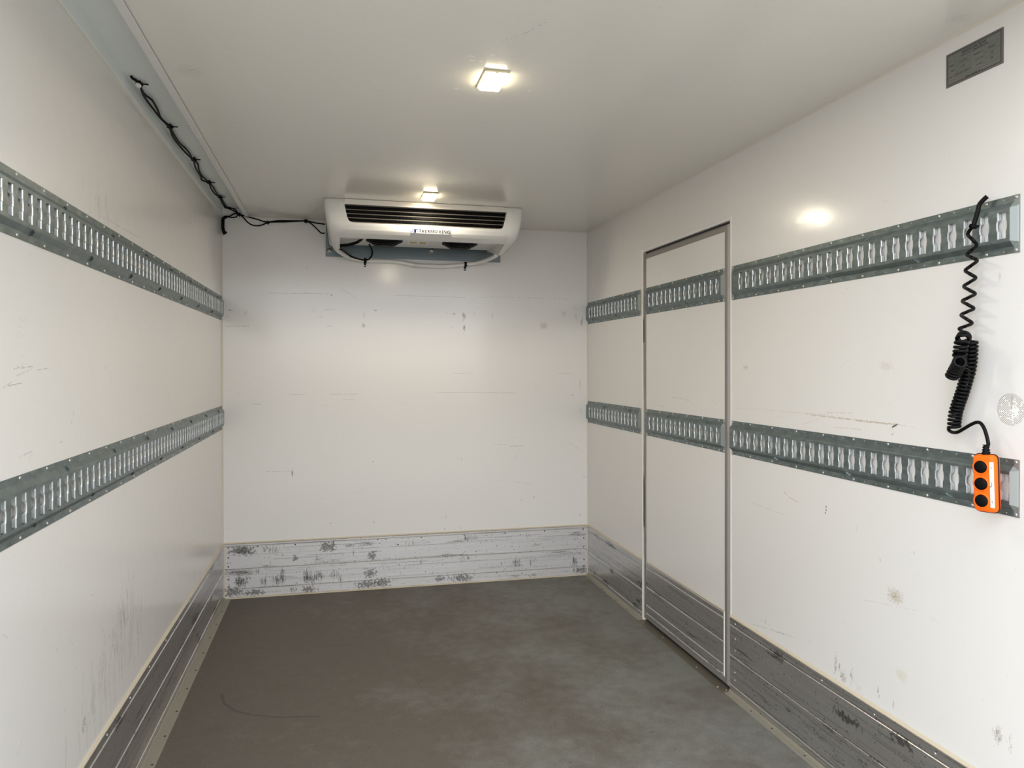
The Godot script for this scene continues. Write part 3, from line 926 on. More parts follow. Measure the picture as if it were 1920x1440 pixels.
# local axes: x along the rail, y up, z out of the wall; slots at s0 + k * PITCH
func rail_mesh(length: float, s0: float, n: int, low_cap: bool, high_cap: bool, shift: float) -> Array:
	var st := start()
	var tabs := start()
	var d := 0.012
	var fl := 0.0016
	var y2 := 0.0655     # rim
	var y1 := 0.0500     # foot of the slope
	var yw := 0.0385     # edge of the raised web
	var sa := 0.0155 if low_cap else 0.0
	var sb := length - (0.0155 if high_cap else 0.0)
	for s in [-1.0, 1.0]:
		# rim edge, slope, and bends
		quad(st, Vector3(0, s * y2, 0), Vector3(length, s * y2, 0), Vector3(length, s * y2, fl), Vector3(0, s * y2, fl), Vector3(0, s, 0))
		quad(st, Vector3(sa, s * y1, fl), Vector3(sb, s * y1, fl), Vector3(sb, s * (yw + 0.001), d - 0.0008), Vector3(sa, s * (yw + 0.001), d - 0.0008), Vector3(0, s, 1))
		quad(st, Vector3(sa, s * (yw + 0.001), d - 0.0008), Vector3(sb, s * (yw + 0.001), d - 0.0008), Vector3(sb, s * (yw - 0.001), d), Vector3(sa, s * (yw - 0.001), d), Vector3(0, s * 0.3, 1))
		# flange with small holes
		var at := 0.0
		var r := 0.0023
		var yc := 0.0595
		for k in n:
			var c := s0 + shift + k * PITCH
			if k % 3 == 2 or c > length - 0.01 or c < 0.01:
				continue
			quad(st, Vector3(at, s * y1, fl), Vector3(c - r, s * y1, fl), Vector3(c - r, s * y2, fl), Vector3(at, s * y2, fl), Vector3.BACK)
			quad(st, Vector3(c - r, s * y1, fl), Vector3(c + r, s * y1, fl), Vector3(c + r, s * (yc - r), fl), Vector3(c - r, s * (yc - r), fl), Vector3.BACK)
			quad(st, Vector3(c - r, s * (yc + r), fl), Vector3(c + r, s * (yc + r), fl), Vector3(c + r, s * y2, fl), Vector3(c - r, s * y2, fl), Vector3.BACK)
			for cx in [-1.0, 1.0]:
				for cy in [-1.0, 1.0]:
					tri(st, Vector3(c + cx * r, s * (yc + cy * r), fl), Vector3(c, s * (yc + cy * r), fl), Vector3(c + cx * r, s * yc, fl), Vector3.BACK)
			at = c + r
		quad(st, Vector3(at, s * y1, fl), Vector3(length, s * y1, fl), Vector3(length, s * y2, fl), Vector3(at, s * y2, fl), Vector3.BACK)
	var top := yw - 0.001
	var rows := [-top, -0.0305, -0.020, -0.0160, -0.0132, -0.0115, -0.009, -0.005, 0.0, 0.005, 0.009, 0.0115, 0.0132, 0.0160, 0.020, 0.0305, top]
	var edge := sa
	for k in n:
		var c := s0 + k * PITCH
		var nxt := c + PITCH * 0.5 if k < n - 1 else sb
		for i in rows.size() - 1:
			var ta: float = rows[i]
			var tb: float = rows[i + 1]
			if i == 0 or i == rows.size() - 2:
				quad(st, Vector3(edge, ta, d), Vector3(nxt, ta, d), Vector3(nxt, tb, d), Vector3(edge, tb, d), Vector3.BACK)
				continue
			var wa := slot_half(ta)
			var wb := slot_half(tb)
			for s in [-1.0, 1.0]:
				var far := edge if s < 0 else nxt
				quad(st, Vector3(far, ta, d), Vector3(c + s * (wa + 0.002), ta, d), Vector3(c + s * (wb + 0.002), tb, d), Vector3(far, tb, d), Vector3.BACK)
				# rolled edge and the tab bent inwards, cut away round the middle
				var ia := d - 0.0100 * smoothstep(0.0035, 0.0180, absf(ta))
				var ib := d - 0.0100 * smoothstep(0.0035, 0.0180, absf(tb))
				var steps := [Vector2(0.002, 0.0), Vector2(0.0006, -0.0006), Vector2(0.0, -0.002)]
				for j in 2:
					var e: Vector2 = steps[j]
					var f: Vector2 = steps[j + 1]
					quad(tabs, Vector3(c + s * (wa + e.x), ta, d + e.y), Vector3(c + s * (wb + e.x), tb, d + e.y), Vector3(c + s * (wb + f.x), tb, d + f.y), Vector3(c + s * (wa + f.x), ta, d + f.y), Vector3(-s, 0, 1))
				quad(tabs, Vector3(c + s * wa, ta, d - 0.002), Vector3(c + s * wb, tb, d - 0.002), Vector3(c + s * wb, tb, minf(ib, d - 0.0021)), Vector3(c + s * wa, ta, minf(ia, d - 0.0021)), Vector3(-s, 0, 0))
		for s in [-1.0, 1.0]:
			quad(st, Vector3(c - 0.0118, s * 0.0305, d), Vector3(c + 0.0118, s * 0.0305, d), Vector3(c + 0.0118, s * 0.0305, d - 0.003), Vector3(c - 0.0118, s * 0.0305, d - 0.003), Vector3(0, -s, 0))
		edge = nxt
	return [mesh_of(st), mesh_of(tabs)]

func cap_mesh(s: float) -> Mesh:
	# a pressed end cap: corner plates with rounded corners and a slope from the web down to the wall; s = direction of the end
	var st := start()
	var y2 := 0.0658
	var ex := 0.0155
	var c := 0.005
	var f := 0.0026
	extrude(st, [Vector2(0.002 * s, -y2), Vector2((ex - c) * s, -y2), Vector2((ex - c * 0.3) * s, -y2 + c * 0.3), Vector2(ex * s, -y2 + c), Vector2(ex * s, y2 - c), Vector2((ex - c * 0.3) * s, y2 - c * 0.3), Vector2((ex - c) * s, y2), Vector2(0.002 * s, y2)], Vector3.ZERO, Vector3.RIGHT, Vector3.UP, Vector3(0, 0, f))
	var a0 := Vector3(-0.001 * s, -0.0375, 0.0124)
	var a1 := Vector3(-0.001 * s, 0.0375, 0.0124)
	var b0 := Vector3(0.0125 * s, -0.0405, 0.0042)
	var b1 := Vector3(0.0125 * s, 0.0405, 0.0042)
	var g0 := Vector3(0.0, -0.0500, f)
	var g1 := Vector3(0.0, 0.0500, f)
	quad(st, a0, a1, b1, b0, Vector3(s, 0, 1))
	quad(st, b0, b1, Vector3(0.0145 * s, 0.0420, f), Vector3(0.0145 * s, -0.0420, f), Vector3(s, 0, 1))
	tri(st, a1, b1, g1, Vector3(0, 1, 0.6))
	tri(st, b1, g1, Vector3(0.0145 * s, 0.0420, f), Vector3(0, 1, 0.6))
	tri(st, a0, b0, g0, Vector3(0, -1, 0.6))
	tri(st, b0, g0, Vector3(0.0145 * s, -0.0420, f), Vector3(0, -1, 0.6))
	return mesh_of(st)

func add_rail(label: String, group: String, right: bool, yc: float, za: float, zb: float, first: float, n: int, lances: Array, cap_far: bool, cap_near: bool) -> void:
	var o := thing("load_rail", label, "rail", Vector3(W if right else 0.0, yc, za if right else zb), group)
	o.rotation.y = -PI / 2 if right else PI / 2
	var length := zb - za
	var along := func(z: float) -> float: return z - za if right else zb - z
	var shift := -0.004 if right else 0.008
	# "first" is the slot nearest the start of the local axis
	var low := cap_far if right else cap_near
	var high := cap_near if right else cap_far
	var both := rail_mesh(length, along.call(first), n, low, high, shift)
	copy_part(both[0], "profile", M.steel, o, Transform3D())
	copy_part(both[1], "slot_tabs", M.tab, o, Transform3D())
	if low:
		copy_part(cap_mesh(-1.0), "end_cap", M.cap, o, Transform3D(Basis(), Vector3(0.0155, 0, 0)))
	if high:
		copy_part(cap_mesh(1.0), "end_cap", M.cap, o, Transform3D(Basis(), Vector3(length - 0.0155, 0, 0)))
	var spots := []
	for k in n:
		var s: float = along.call(first) + shift + k * PITCH
		if k % 3 == 2 and s < length - 0.02:
			spots.append(s)
	spots.append(0.0085)
	spots.append(length - 0.0085)
	for s in spots:
		for y in [-0.0595, 0.0595]:
			copy_part(rivet_mesh, "rivet", M.rivet, o, Transform3D(Basis(), Vector3(s, y, 0.0016 if s > 0.02 and s < length - 0.02 else 0.0026)))
	var ls := start()
	extrude(ls, [Vector2(-0.0090, -0.0005), Vector2(0.0090, -0.0005), Vector2(0.0090, 0.0004), Vector2(0.0060, 0.0036), Vector2(-0.0050, 0.0044), Vector2(-0.0090, 0.0004)], Vector3(0, -0.0009, 0), Vector3.RIGHT, Vector3.BACK, Vector3(0, 0.0018, 0))
	var lance := mesh_of(ls)
	for q in lances:          # small slanting tongues bent out of the sloping flanks
		var s: float = along.call(q[0])
		var up: float = q[1]
		if s < 0.03 or s > length - 0.03:
			continue
		var tilt := Basis(Vector3.RIGHT, -up * 0.74) * Basis(Vector3.BACK, up * 0.95)
		copy_part(lance, "lanced_tongue", M.steel, o, Transform3D(tilt, Vector3(s, up * 0.0445, 0.0070)))

func build_rails() -> void:
	var yu := 1.6005
	var yl := 1.0005
	var ga := "rails on the wall opposite the door"
	var gb := "rails on the wall with the door"
	var every := func(top0: float, bot0: float) -> Array:
		var r := []
		for k in 9:
			r.append([top0 - k * 0.3815, 1.0])
			r.append([bot0 - k * 0.3815, -1.0])
		return r
	add_rail("long slotted grey steel rail, upper one on the wall opposite the door", ga, false, yu, 0.012, 3.01, 2.9766, 62, every.call(2.855, 2.666), false, true)
	add_rail("long slotted grey steel rail, lower one on the wall opposite the door", ga, false, yl, 0.012, 3.01, 2.9707, 62, every.call(2.854, 2.666), false, true)
	add_rail("short slotted steel rail between end wall and door, upper one", gb, true, yu, 0.004, 0.836, 0.0730, 16, every.call(0.70, 0.50), false, true)
	add_rail("short slotted steel rail between end wall and door, lower one", gb, true, yl, 0.004, 0.836, 0.0730, 16, every.call(0.70, 0.50), false, true)
	add_rail("slotted grey steel rail fixed to the side door, upper one", gb, true, yu, 0.902, 1.682, 0.9660, 15, every.call(1.55, 1.35), false, true)
	add_rail("slotted grey steel rail fixed to the side door, lower one", gb, true, yl, 0.906, 1.683, 0.9700, 15, every.call(1.55, 1.35), false, true)
	add_rail("long slotted steel rail from door to rear, coiled cord hangs from it", gb, true, yu, 1.735, 3.004, 1.8164, 25, every.call(2.893, 2.702), true, true)
	add_rail("long slotted steel rail from door to rear, orange remote hangs before it", gb, true, yl, 1.735, 3.005, 1.7780, 26, every.call(2.619, 2.811), false, true)


# ---------------------------------------------------------------- ceiling lamps
func build_lamps() -> void:
	for a in [[2.268, "square bright ceiling lamp in the middle of the ceiling"], [0.752, "square bright ceiling lamp close in front of the cooling unit"]]:
		var y := ceil_y(1.055)
		var o := thing("ceiling_lamp", a[1], "lamp", Vector3(1.055, y, a[0]), "ceiling lamps")
		var st := start()
		box(st, Vector3(-0.036, -0.006, -0.068), Vector3(0.036, 0.0, 0.068), 0.0025)
		part(st, "frame", M.lamp_frame, o)
		st = start()
		box(st, Vector3(-0.031, -0.016, -0.057), Vector3(0.031, -0.005, 0.057), 0.004)
		part(st, "lens", M.lens, o)
		for s in [-1.0, 1.0]:
			copy_part(screw_mesh, "screw", M.dark_steel, o, Transform3D(Basis(Vector3.RIGHT, PI / 2), Vector3(0, -0.006, s * 0.0625)))
		var l := AreaLight3D.new()
		l.name = "lamp_light"
		l.area_size = Vector2(0.056, 0.106)
		l.light_color = Color(1.0, 0.95, 0.86)
		l.light_energy = 0.08
		l.area_range = 12.0
		l.shadow_enabled = true
		l.position = Vector3(0, -0.018, 0)
		l.rotation.x = -PI / 2
		o.add_child(l)


# ---------------------------------------------------------------- cooling unit
const CU0 := 0.557
const CU1 := 1.563
var cu_front := [Vector2(0.500, 1.927), Vector2(0.530, 1.930), Vector2(0.553, 1.940), Vector2(0.571, 1.957), Vector2(0.581, 1.978), Vector2(0.586, 2.000), Vector2(0.587, 2.040), Vector2(0.585, 2.075), Vector2(0.582, 2.100), Vector2(0.579, 2.1065)]

func front_z(y: float) -> float:
	for i in cu_front.size() - 1:
		if y <= cu_front[i + 1].y:
			return lerpf(cu_front[i].x, cu_front[i + 1].x, clampf((y - cu_front[i].y) / (cu_front[i + 1].y - cu_front[i].y), 0, 1))
	return cu_front[-1].x

func build_cooling_unit() -> void:
	var o := thing("cooling_unit", "white ceiling-mounted cooling unit with dark slatted grille on the end wall", "cooling unit")
	var lie := Basis(Vector3.BACK, -0.00662)        # it follows the slight fall of the ceiling
	o.transform = Transform3D(lie, Vector3(1.06, 2.107, 0) - lie * Vector3(1.06, 2.107, 0))
	var gx0 := 0.653
	var gx1 := 1.480
	var ax0 := 0.634
	var ax1 := 1.484
	# moulded shell: two side cheeks and the chin that joins them under the grille
	var st := start(true)
	var side := [Vector2(0.02, 2.1065)]
	for k in range(cu_front.size() - 1, -1, -1):
		side.append(cu_front[k])
	side += [Vector2(0.44, 1.915), Vector2(0.36, 1.899), Vector2(0.31, 1.897), Vector2(0.26, 1.905), Vector2(0.15, 1.935), Vector2(0.02, 1.955)]
	for e in [[CU0, 1.0, ax0], [CU1, -1.0, ax1]]:
		var rings := []
		for q in [[0.0, 0.020], [0.003, 0.010], [0.009, 0.004], [0.020, 0.0], [absf(e[2] - e[0]), 0.0]]:
			var ring := []
			for p in side:
				var c := Vector2(0.30, 2.02)
				var v: Vector2 = p + (c - p).normalized() * q[1]
				if p.x < 0.03:
					v.x = p.x
				if p.y > 2.105:
					v.y = p.y
				var lean: float = 0.030 * pow((2.1065 - p.y) / 0.18, 2.0) * (0.0 if q[0] > 0.03 else 1.0)
				ring.append(Vector3(e[0] + e[1] * (q[0] + lean), v.y, v.x))
			rings.append(ring)
		var mid := Vector3((e[0] + e[2]) * 0.5, 2.01, 0.3)
		for i in rings.size() - 1:
			for k in side.size():
				var k2 := (k + 1) % side.size()
				var cc: Vector3 = (rings[i][k] + rings[i][k2] + rings[i + 1][k]) / 3.0
				quad(st, rings[i][k], rings[i][k2], rings[i + 1][k2], rings[i + 1][k], Vector3(cc.x - mid.x if i < 3 else 0.0, cc.y - mid.y, cc.z - mid.z))
		st.set_smooth_group(-1)
		var idx := Geometry2D.triangulate_polygon(PackedVector2Array(side))
		for k in range(0, idx.size(), 3):
			tri(st, rings[0][idx[k]], rings[0][idx[k + 1]], rings[0][idx[k + 2]], Vector3(-e[1], 0, 0))
			tri(st, rings[4][idx[k]], rings[4][idx[k + 1]], rings[4][idx[k + 2]], Vector3(e[1], 0, 0))
		st.set_smooth_group(1)
	# chin with the rounded lower corners of the grille opening
	var prof := [[0.0, 2.1065], [0.003, 2.075], [0.010, 2.040], [0.016, 2.015], [0.021, 2.003], [0.029, 1.995], [0.040, 1.991], [0.060, 1.990]]
	var stations := [[ax0, 2.1065], [gx0 - 0.0005, 2.1065]]
	for q in prof:
		stations.append([gx0 + q[0], q[1]])
	for k in range(prof.size() - 1, -1, -1):
		stations.append([gx1 - prof[k][0], prof[k][1]])
	stations += [[gx1 + 0.0005, 2.1065], [ax1, 2.1065]]
	var rows := 18
	for i in stations.size() - 1:
		var a = stations[i]
		var b = stations[i + 1]
		for k in rows:
			var f0 := float(k) / rows
			var f1 := float(k + 1) / rows
			var ys := [lerpf(1.927, a[1], f0), lerpf(1.927, b[1], f0), lerpf(1.927, b[1], f1), lerpf(1.927, a[1], f1)]
			quad(st, Vector3(a[0], ys[0], front_z(ys[0])), Vector3(b[0], ys[1], front_z(ys[1])), Vector3(b[0], ys[2], front_z(ys[2])), Vector3(a[0], ys[3], front_z(ys[3])), Vector3(0, -0.4, 1))
		st.set_smooth_group(-1)
		quad(st, Vector3(a[0], a[1], front_z(a[1])), Vector3(b[0], b[1], front_z(b[1])), Vector3(b[0], b[1], front_z(b[1]) - 0.028), Vector3(a[0], a[1], front_z(a[1]) - 0.028), Vector3((b[1] - a[1]) * -10.0, 1, 0))
		quad(st, Vector3(a[0], 1.927, 0.500), Vector3(b[0], 1.927, 0.500), Vector3(b[0], 1.931, 0.474), Vector3(a[0], 1.931, 0.474), Vector3.DOWN)
		quad(st, Vector3(a[0], 1.931, 0.474), Vector3(b[0], 1.931, 0.474), Vector3(b[0], 1.962, 0.470), Vector3(a[0], 1.962, 0.470), Vector3.FORWARD)
		st.set_smooth_group(1)
	part(st, "shell", M.shell, o)
	# plugs over the fixing screws
	for x in [0.634, 1.500]:
		st = start(true)
		lathe(st, [Vector2(0.008, 0), Vector2(0.007, 0.0008), Vector2(0, 0.0012)], Vector3(x, 2.083, front_z(2.083)), Vector3.BACK, 14)
		part(st, "screw_plug", M.shell, o)
	st = start()
	box(st, Vector3(gx0 + 0.001, 2.079, 0.552), Vector3(gx1 - 0.001, 2.1060, 0.5835), 0.001)
	part(st, "top_strip", M.bright_alu, o)
	# grille: coil block with fins behind four slats
	st = start()
	box(st, Vector3(gx0, 1.965, 0.30), Vector3(gx1, 2.0975, 0.515))
	part(st, "coil_block", M.coil, o)
	st = start()
	var x := gx0 + 0.006
	while x < gx1 - 0.004:
		box(st, Vector3(x, 1.975, 0.515), Vector3(x + 0.0012, 2.09, 0.527))
		x += 0.0062
	part(st, "coil_fins", M.coil, o).set_meta("kind", "stuff")
	for k in 4:
		var y := 2.0570 - k * 0.0205
		st = start()
		extrude(st, [Vector2(0.550, y + 0.0035), Vector2(0.553, y + 0.0050), Vector2(0.568, y + 0.0016), Vector2(0.5695, y - 0.0010), Vector2(0.566, y - 0.0022)], Vector3(gx0 + 0.002, 0, 0), Vector3.BACK, Vector3.UP, Vector3(gx1 - gx0 - 0.004, 0, 0))
		part(st, "slat", M.slat, o)
	# underside: fan deck, two fans in stepped guards
	st = start()
	box(st, Vector3(ax0, 1.957, 0.085), Vector3(ax1, 1.964, 0.474), 0.001)
	part(st, "fan_deck", M.shell, o)
	st = start()
	box(st, Vector3(ax0, 1.964, 0.085), Vector3(ax1, 2.0975, 0.090))
	part(st, "rear_panel", M.galv, o)
	for q in [[600, 520], [1245, 545]]:
		var p := on(590 + q[0] / 4.571, 340 + q[1] / 4.571, 1, 1.955)
		p.z = 0.285
		p.x = on_back(590 + q[0] / 4.571, 340 + q[1] / 4.571, 0.285).x
		p.y = 1.957
		st = start()
		lathe(st, [Vector2(0.098, 0), Vector2(0.098, 0.005), Vector2(0.086, 0.006), Vector2(0.085, 0.012), Vector2(0.074, 0.013), Vector2(0.073, 0.019), Vector2(0.061, 0.020), Vector2(0.060, 0.026), Vector2(0.045, 0.027), Vector2(0.044, 0.031), Vector2(0, 0.032)], p, Vector3.DOWN, 28)
		part(st, "fan_guard", M.black, o)
	# warning label on the deck
	var c0 := on(770, 448, 1, 1.9565)
	var c1 := on(801, 458, 1, 1.9565)
	st = start()
	box(st, Vector3(c0.x, 1.9558, c1.z), Vector3(c1.x, 1.9572, c1.z + 0.075), 0.0003)
	var lab := part(st, "warning_label", M.paper, o)
	for f in [0.07, 0.55]:
		st = start()
		box(st, Vector3(lerpf(c0.x, c1.x, f), 1.9552, c1.z + 0.022), Vector3(lerpf(c0.x, c1.x, f + 0.36), 1.9560, c1.z + 0.064), 0.0002)
		part(st, "yellow_field", M.yellow, lab)
	# galvanised plate on the end wall
	st = start()
	box(st, Vector3(0.558, 1.900, 0.0005), Vector3(1.567, 2.098, 0.005), 0.0008)
	part(st, "wall_plate", M.galv, o)
	for q in [[1.157, 1.957], [0.578, 1.932]]:
		st = start(true)
		lathe(st, [Vector2(0.016, 0), Vector2(0.016, 0.002), Vector2(0.010, 0.0022), Vector2(0.009, 0.008), Vector2(0, 0.009)], Vector3(q[0], q[1], 0.005), Vector3.BACK, 14)
		part(st, "bolt", M.rivet, o)
	# maker's plate
	var lp := Vector3(on_back(590 + 998 / 4.571, 340 + 437 / 4.571, 0.578).x, 1.966, front_z(1.966))
	var tilt := Basis(Vector3.RIGHT, 0.50)
	var plate := Node3D.new()
	st = start()
	box(st, Vector3(-0.099, -0.0125, -0.001), Vector3(0.099, 0.0125, 0.0012), 0.0005)
	var pm := part(st, "maker_plate", M.shell, o)
	pm.transform = Transform3D(tilt, lp + tilt.z * 0.0035)
	plate.free()
	var font := SystemFont.new()
	font.font_names = PackedStringArray(["Droid Sans"])
	font.font_weight = 700
	var text := TextMesh.new()
	text.text = "THERMO KING"
	text.font = font
	text.font_size = 64
	text.pixel_size = 0.00036
	text.depth = 0.0006
	copy_part(text, "lettering", M.ink, pm, Transform3D(Basis(), Vector3(0.0185, -0.0004, 0.0016)))
	st = start()
	box(st, Vector3(-0.093, -0.0095, 0.001), Vector3(-0.068, 0.0100, 0.0016))
	part(st, "emblem", M.logo_blue, pm)
	st = start()
	box(st, Vector3(-0.0895, 0.0045, 0.0012), Vector3(-0.0745, 0.0080, 0.0020))
	box(st, Vector3(-0.0888, -0.0080, 0.0012), Vector3(-0.0850, 0.0045, 0.0020))
	box(st, Vector3(-0.0745, -0.0080, 0.0012), Vector3(-0.0712, 0.0045, 0.0020))
	part(st, "emblem_white", M.paper, pm)
	st = start()
	box(st, Vector3(-0.0840, -0.0095, 0.0013), Vector3(-0.0765, 0.0070, 0.0022))
	box(st, Vector3(-0.0870, 0.0050, 0.0013), Vector3(-0.0735, 0.0078, 0.0022))
	part(st, "emblem_letter", M.logo_dark, pm)
	# drain hose slung below the unit
	var h := Node3D.new()
	h.name = "drain_hose"
	o.add_child(h)
	h.set_meta("label", "off-white drain hose slung in clips")
	var pts := []
	for q in [[178, 572, .26], [205, 600, .20], [260, 636, .10], [330, 664, .04], [435, 683, .022], [560, 686, .018], [690, 690, .018], [780, 703, .018], [850, 719, .018]]:
		pts.append(on_back(590 + q[0] / 4.571, 340 + q[1] / 4.571, q[2]))
	st = start(true)
	tube(st, spline(pts, 6), 0.0112, 10)
	part(st, "hose_length", M.hose, h)
	pts = []
	for q in [[905, 722, .018], [1000, 726, .018], [1140, 726, .018], [1295, 710, .022], [1400, 694, .05], [1480, 670, .13], [1540, 643, .22], [1562, 628, .28]]:
		pts.append(on_back(590 + q[0] / 4.571, 340 + q[1] / 4.571, q[2]))
	st = start(true)
	tube(st, spline(pts, 6), 0.0112, 10)
	part(st, "hose_length", M.hose, h)
	st = start(true)
	tube(st, [on_back(590 + 846 / 4.571, 340 + 718 / 4.571, 0.018), on_back(590 + 910 / 4.571, 340 + 723 / 4.571, 0.018)], 0.0125, 12)
	part(st, "connector", M.hose, h)
	for q in [[435, 683], [1295, 710]]:
		var p := on_back(590 + q[0] / 4.571, 340 + q[1] / 4.571, 0.020)
		st = start()
		box(st, p + Vector3(-0.008, -0.0145, -0.018), p + Vector3(0.008, 0.0145, 0.0150), 0.003)
		box(st, p + Vector3(-0.006, -0.034, -0.0195), p + Vector3(0.006, -0.010, -0.016), 0.001)
		part(st, "pipe_clip", M.black, h)
		copy_part(rivet_mesh, "screw", M.rivet, h, Transform3D(Basis().scaled(Vector3.ONE * 1.2), p + Vector3(0, -0.026, -0.0158)))
	# black wires under the left cheek
	var wz := Node3D.new()
	wz.name = "wire_loop"
	o.add_child(wz)
	wz.set_meta("label", "thin black looping wires")
	for w in [[[410, 500, .30], [370, 530, .26], [300, 552, .24], [215, 562, .24]], [[405, 498, .30], [360, 522, .27], [290, 541, .25], [215, 550, .25]], [[200, 578, .27], [250, 600, .19], [290, 630, .11], [340, 658, .065], [435, 681, .042]], [[470, 545, .14], [492, 590, .08], [494, 630, .06], [470, 668, .046], [430, 680, .044]]]:
		pts = []
		for q in w:
			pts.append(on_back(590 + q[0] / 4.571, 340 + q[1] / 4.571, q[2]))
		st = start(true)
		tube(st, spline(pts, 7), 0.0045, 8)
		part(st, "wire", M.black, wz)
	var tie := on_back(590 + 312 / 4.571, 340 + 646 / 4.571, 0.085)
	st = start()
	box(st, tie + Vector3(-0.003, -0.008, -0.006), tie + Vector3(0.003, 0.008, 0.008), 0.002)
	part(st, "cable_tie", M.black, wz)


# ---------------------------------------------------------------- wiring in the ceiling channel
func build_channel_cables() -> void:
	var yy := 2.139
	var s := func(x: float, y: float, h := 2.139) -> Vector3: return on(100 + x / 3.13, y / 3.13, 1, h)
	var b8 := func(x: float, y: float, z := 0.012) -> Vector3: return on_back(400 + x / 8.0, 360 + y / 8.0, z)
	var hooks := [[505, 495], [685, 745], [825, 938], [915, 1072], [980, 1158], [1015, 1218]]
	var a := []
	var b := []
	for q in [[508, 500], [530, 548], [560, 572], [582, 592], [610, 640], [630, 690], [660, 720], [685, 745], [705, 785], [740, 838], [775, 870], [802, 905], [812, 930], [826, 940], [848, 962], [856, 1000], [875, 1035], [915, 1072], [940, 1100], [952, 1125], [980, 1158], [1000, 1190], [1015, 1216]]:
		a.append(s.call(q[0], q[1]))
	for q in [[512, 505], [525, 550], [548, 590], [590, 645], [625, 690], [680, 748], [700, 800], [735, 850], [775, 895], [822, 942], [835, 985], [868, 1040], [870, 1055], [912, 1075], [925, 1105], [945, 1135], [976, 1160], [992, 1195], [1012, 1220]]:
		b.append(s.call(q[0], q[1], 2.136))
	for q in [[230, 240, .03], [300, 250, .018], [345, 285, .014], [362, 315, .012], [395, 335], [520, 375], [650, 408], [740, 438], [820, 452], [900, 438], [1000, 430], [1200, 432], [1390, 434], [1450, 445], [1560, 468], [1674, 485, .012]]:
		a.append(b8.call(q[0], q[1], q[2] if q.size() > 2 else 0.011))
	for q in [[215, 245, .03], [270, 265, .018], [330, 300, .014], [400, 340], [450, 380], [500, 440], [560, 485], [640, 506], [720, 498], [815, 460], [920, 450], [1060, 448], [1250, 440], [1390, 436], [1440, 455], [1520, 520], [1600, 600], [1630, 618], [1674, 616, .010]]:
		b.append(b8.call(q[0], q[1], q[2] if q.size() > 2 else 0.010))
	var har := thing("wiring_harness", "thin black cables tied together, running along the ceiling channel to the cooling unit", "cable")
	var o: Node3D
	var st := start(true)
	tube(st, spline(a, 4), 0.0036, 7)
	part(st, "electric_cable", M.black, har)
	st = start(true)
	tube(st, spline(b, 4), 0.0036, 7)
	part(st, "electric_cable", M.black, har)
	# ties that hold the cables
	var n := 0
	var names := ["with a white button, at the start of the channel cables", "first after the buttoned one along the channel cables", "second after the buttoned one along the channel cables", "third after the buttoned one along the channel cables", "next to last along the channel cables before the end wall", "last along the channel cables, right at the end wall"]
	for q in hooks:
		var p: Vector3 = s.call(q[0], q[1])
		o = thing("cable_clip", "small black cable clip " + names[n], "clip", p, "clips along the channel cables")
		st = start(true)
		lathe(st, [Vector2(0.011, 0), Vector2(0.012, 0.004), Vector2(0.010, 0.008), Vector2(0, 0.009)], Vector3(0, 0.004, 0), Vector3.DOWN, 12)
		part(st, "ring", M.black, o)
		st = start()
		box(st, Vector3(0.004, 0.000, -0.004), Vector3(0.026, 0.003, 0.004), 0.001)
		part(st, "tab", M.black, o)
		st = start()
		box(st, Vector3(-0.004, 0.002, -0.004), Vector3(0.004, 0.0105, 0.004), 0.001)
		part(st, "stem", M.black, o)
		if n == 0:
			st = start(true)
			lathe(st, [Vector2(0.009, 0), Vector2(0.009, 0.003), Vector2(0.006, 0.005), Vector2(0, 0.0055)], Vector3(-0.002, -0.004, 0.004), Vector3(-0.1, -0.8, 0.6).normalized(), 12)
			part(st, "button", M.shell, o)
			st = start(true)
			tube(st, spline([Vector3(-0.004, 0.006, 0.01), Vector3(-0.010, 0.004, 0.035), Vector3(-0.012, 0.006, 0.045)], 5), 0.004, 8)
			part(st, "loop", M.black, o)
		n += 1
	# ties on the end wall
	for q in [[392, 335], [820, 455], [1390, 436]]:
		var p: Vector3 = b8.call(q[0], q[1], 0.011)
		o = Node3D.new()
		o.name = "cable_tie"
		har.add_child(o, true)
		o.position = p
		var sz := 0.010 if q[0] > 1000 else 0.006
		st = start()
		box(st, Vector3(-sz, -0.008, -0.0105), Vector3(sz, 0.008, 0.006), 0.002)
		part(st, "band", M.black, o)
		st = start()
		box(st, Vector3(-0.002, -0.013, -0.004), Vector3(0.003, -0.007, 0.002), 0.001)
		part(st, "tail", M.black, o)
	# capped cable stub hanging in the corner
	o = Node3D.new()
	o.name = "cable_stub"
	har.add_child(o)
	o.set_meta("label", "short thick taped cable end")
	var p2 := []
	for q in [[375, 325, .012], [310, 330, .012], [250, 362, .014], [200, 372, .016], [150, 400, .02], [120, 470, .022], [125, 540, .022], [155, 590, .02], [182, 628, .018]]:
		var p: Vector3 = b8.call(q[0], q[1], q[2])
		p.x = maxf(p.x, 0.012)
		p2.append(p)
	var path := spline(p2, 6)
	var rad := []
	for k in path.size():
		var f := float(k) / (path.size() - 1)
		rad.append(lerpf(0.0035, 0.0085, smoothstep(0.28, 0.42, f)) + 0.003 * smoothstep(0.85, 0.95, f))
	st = start(true)
	tube(st, path, rad, 9)
	part(st, "sheath", M.black, o)
	p2 = []
	for q in [[375, 325, .012], [345, 372, .014], [290, 382, .016], [230, 376, .016]]:
		p2.append(b8.call(q[0], q[1], q[2]))
	st = start(true)
	tube(st, spline(p2, 6), 0.0034, 7)
	part(st, "wire", M.black, o)


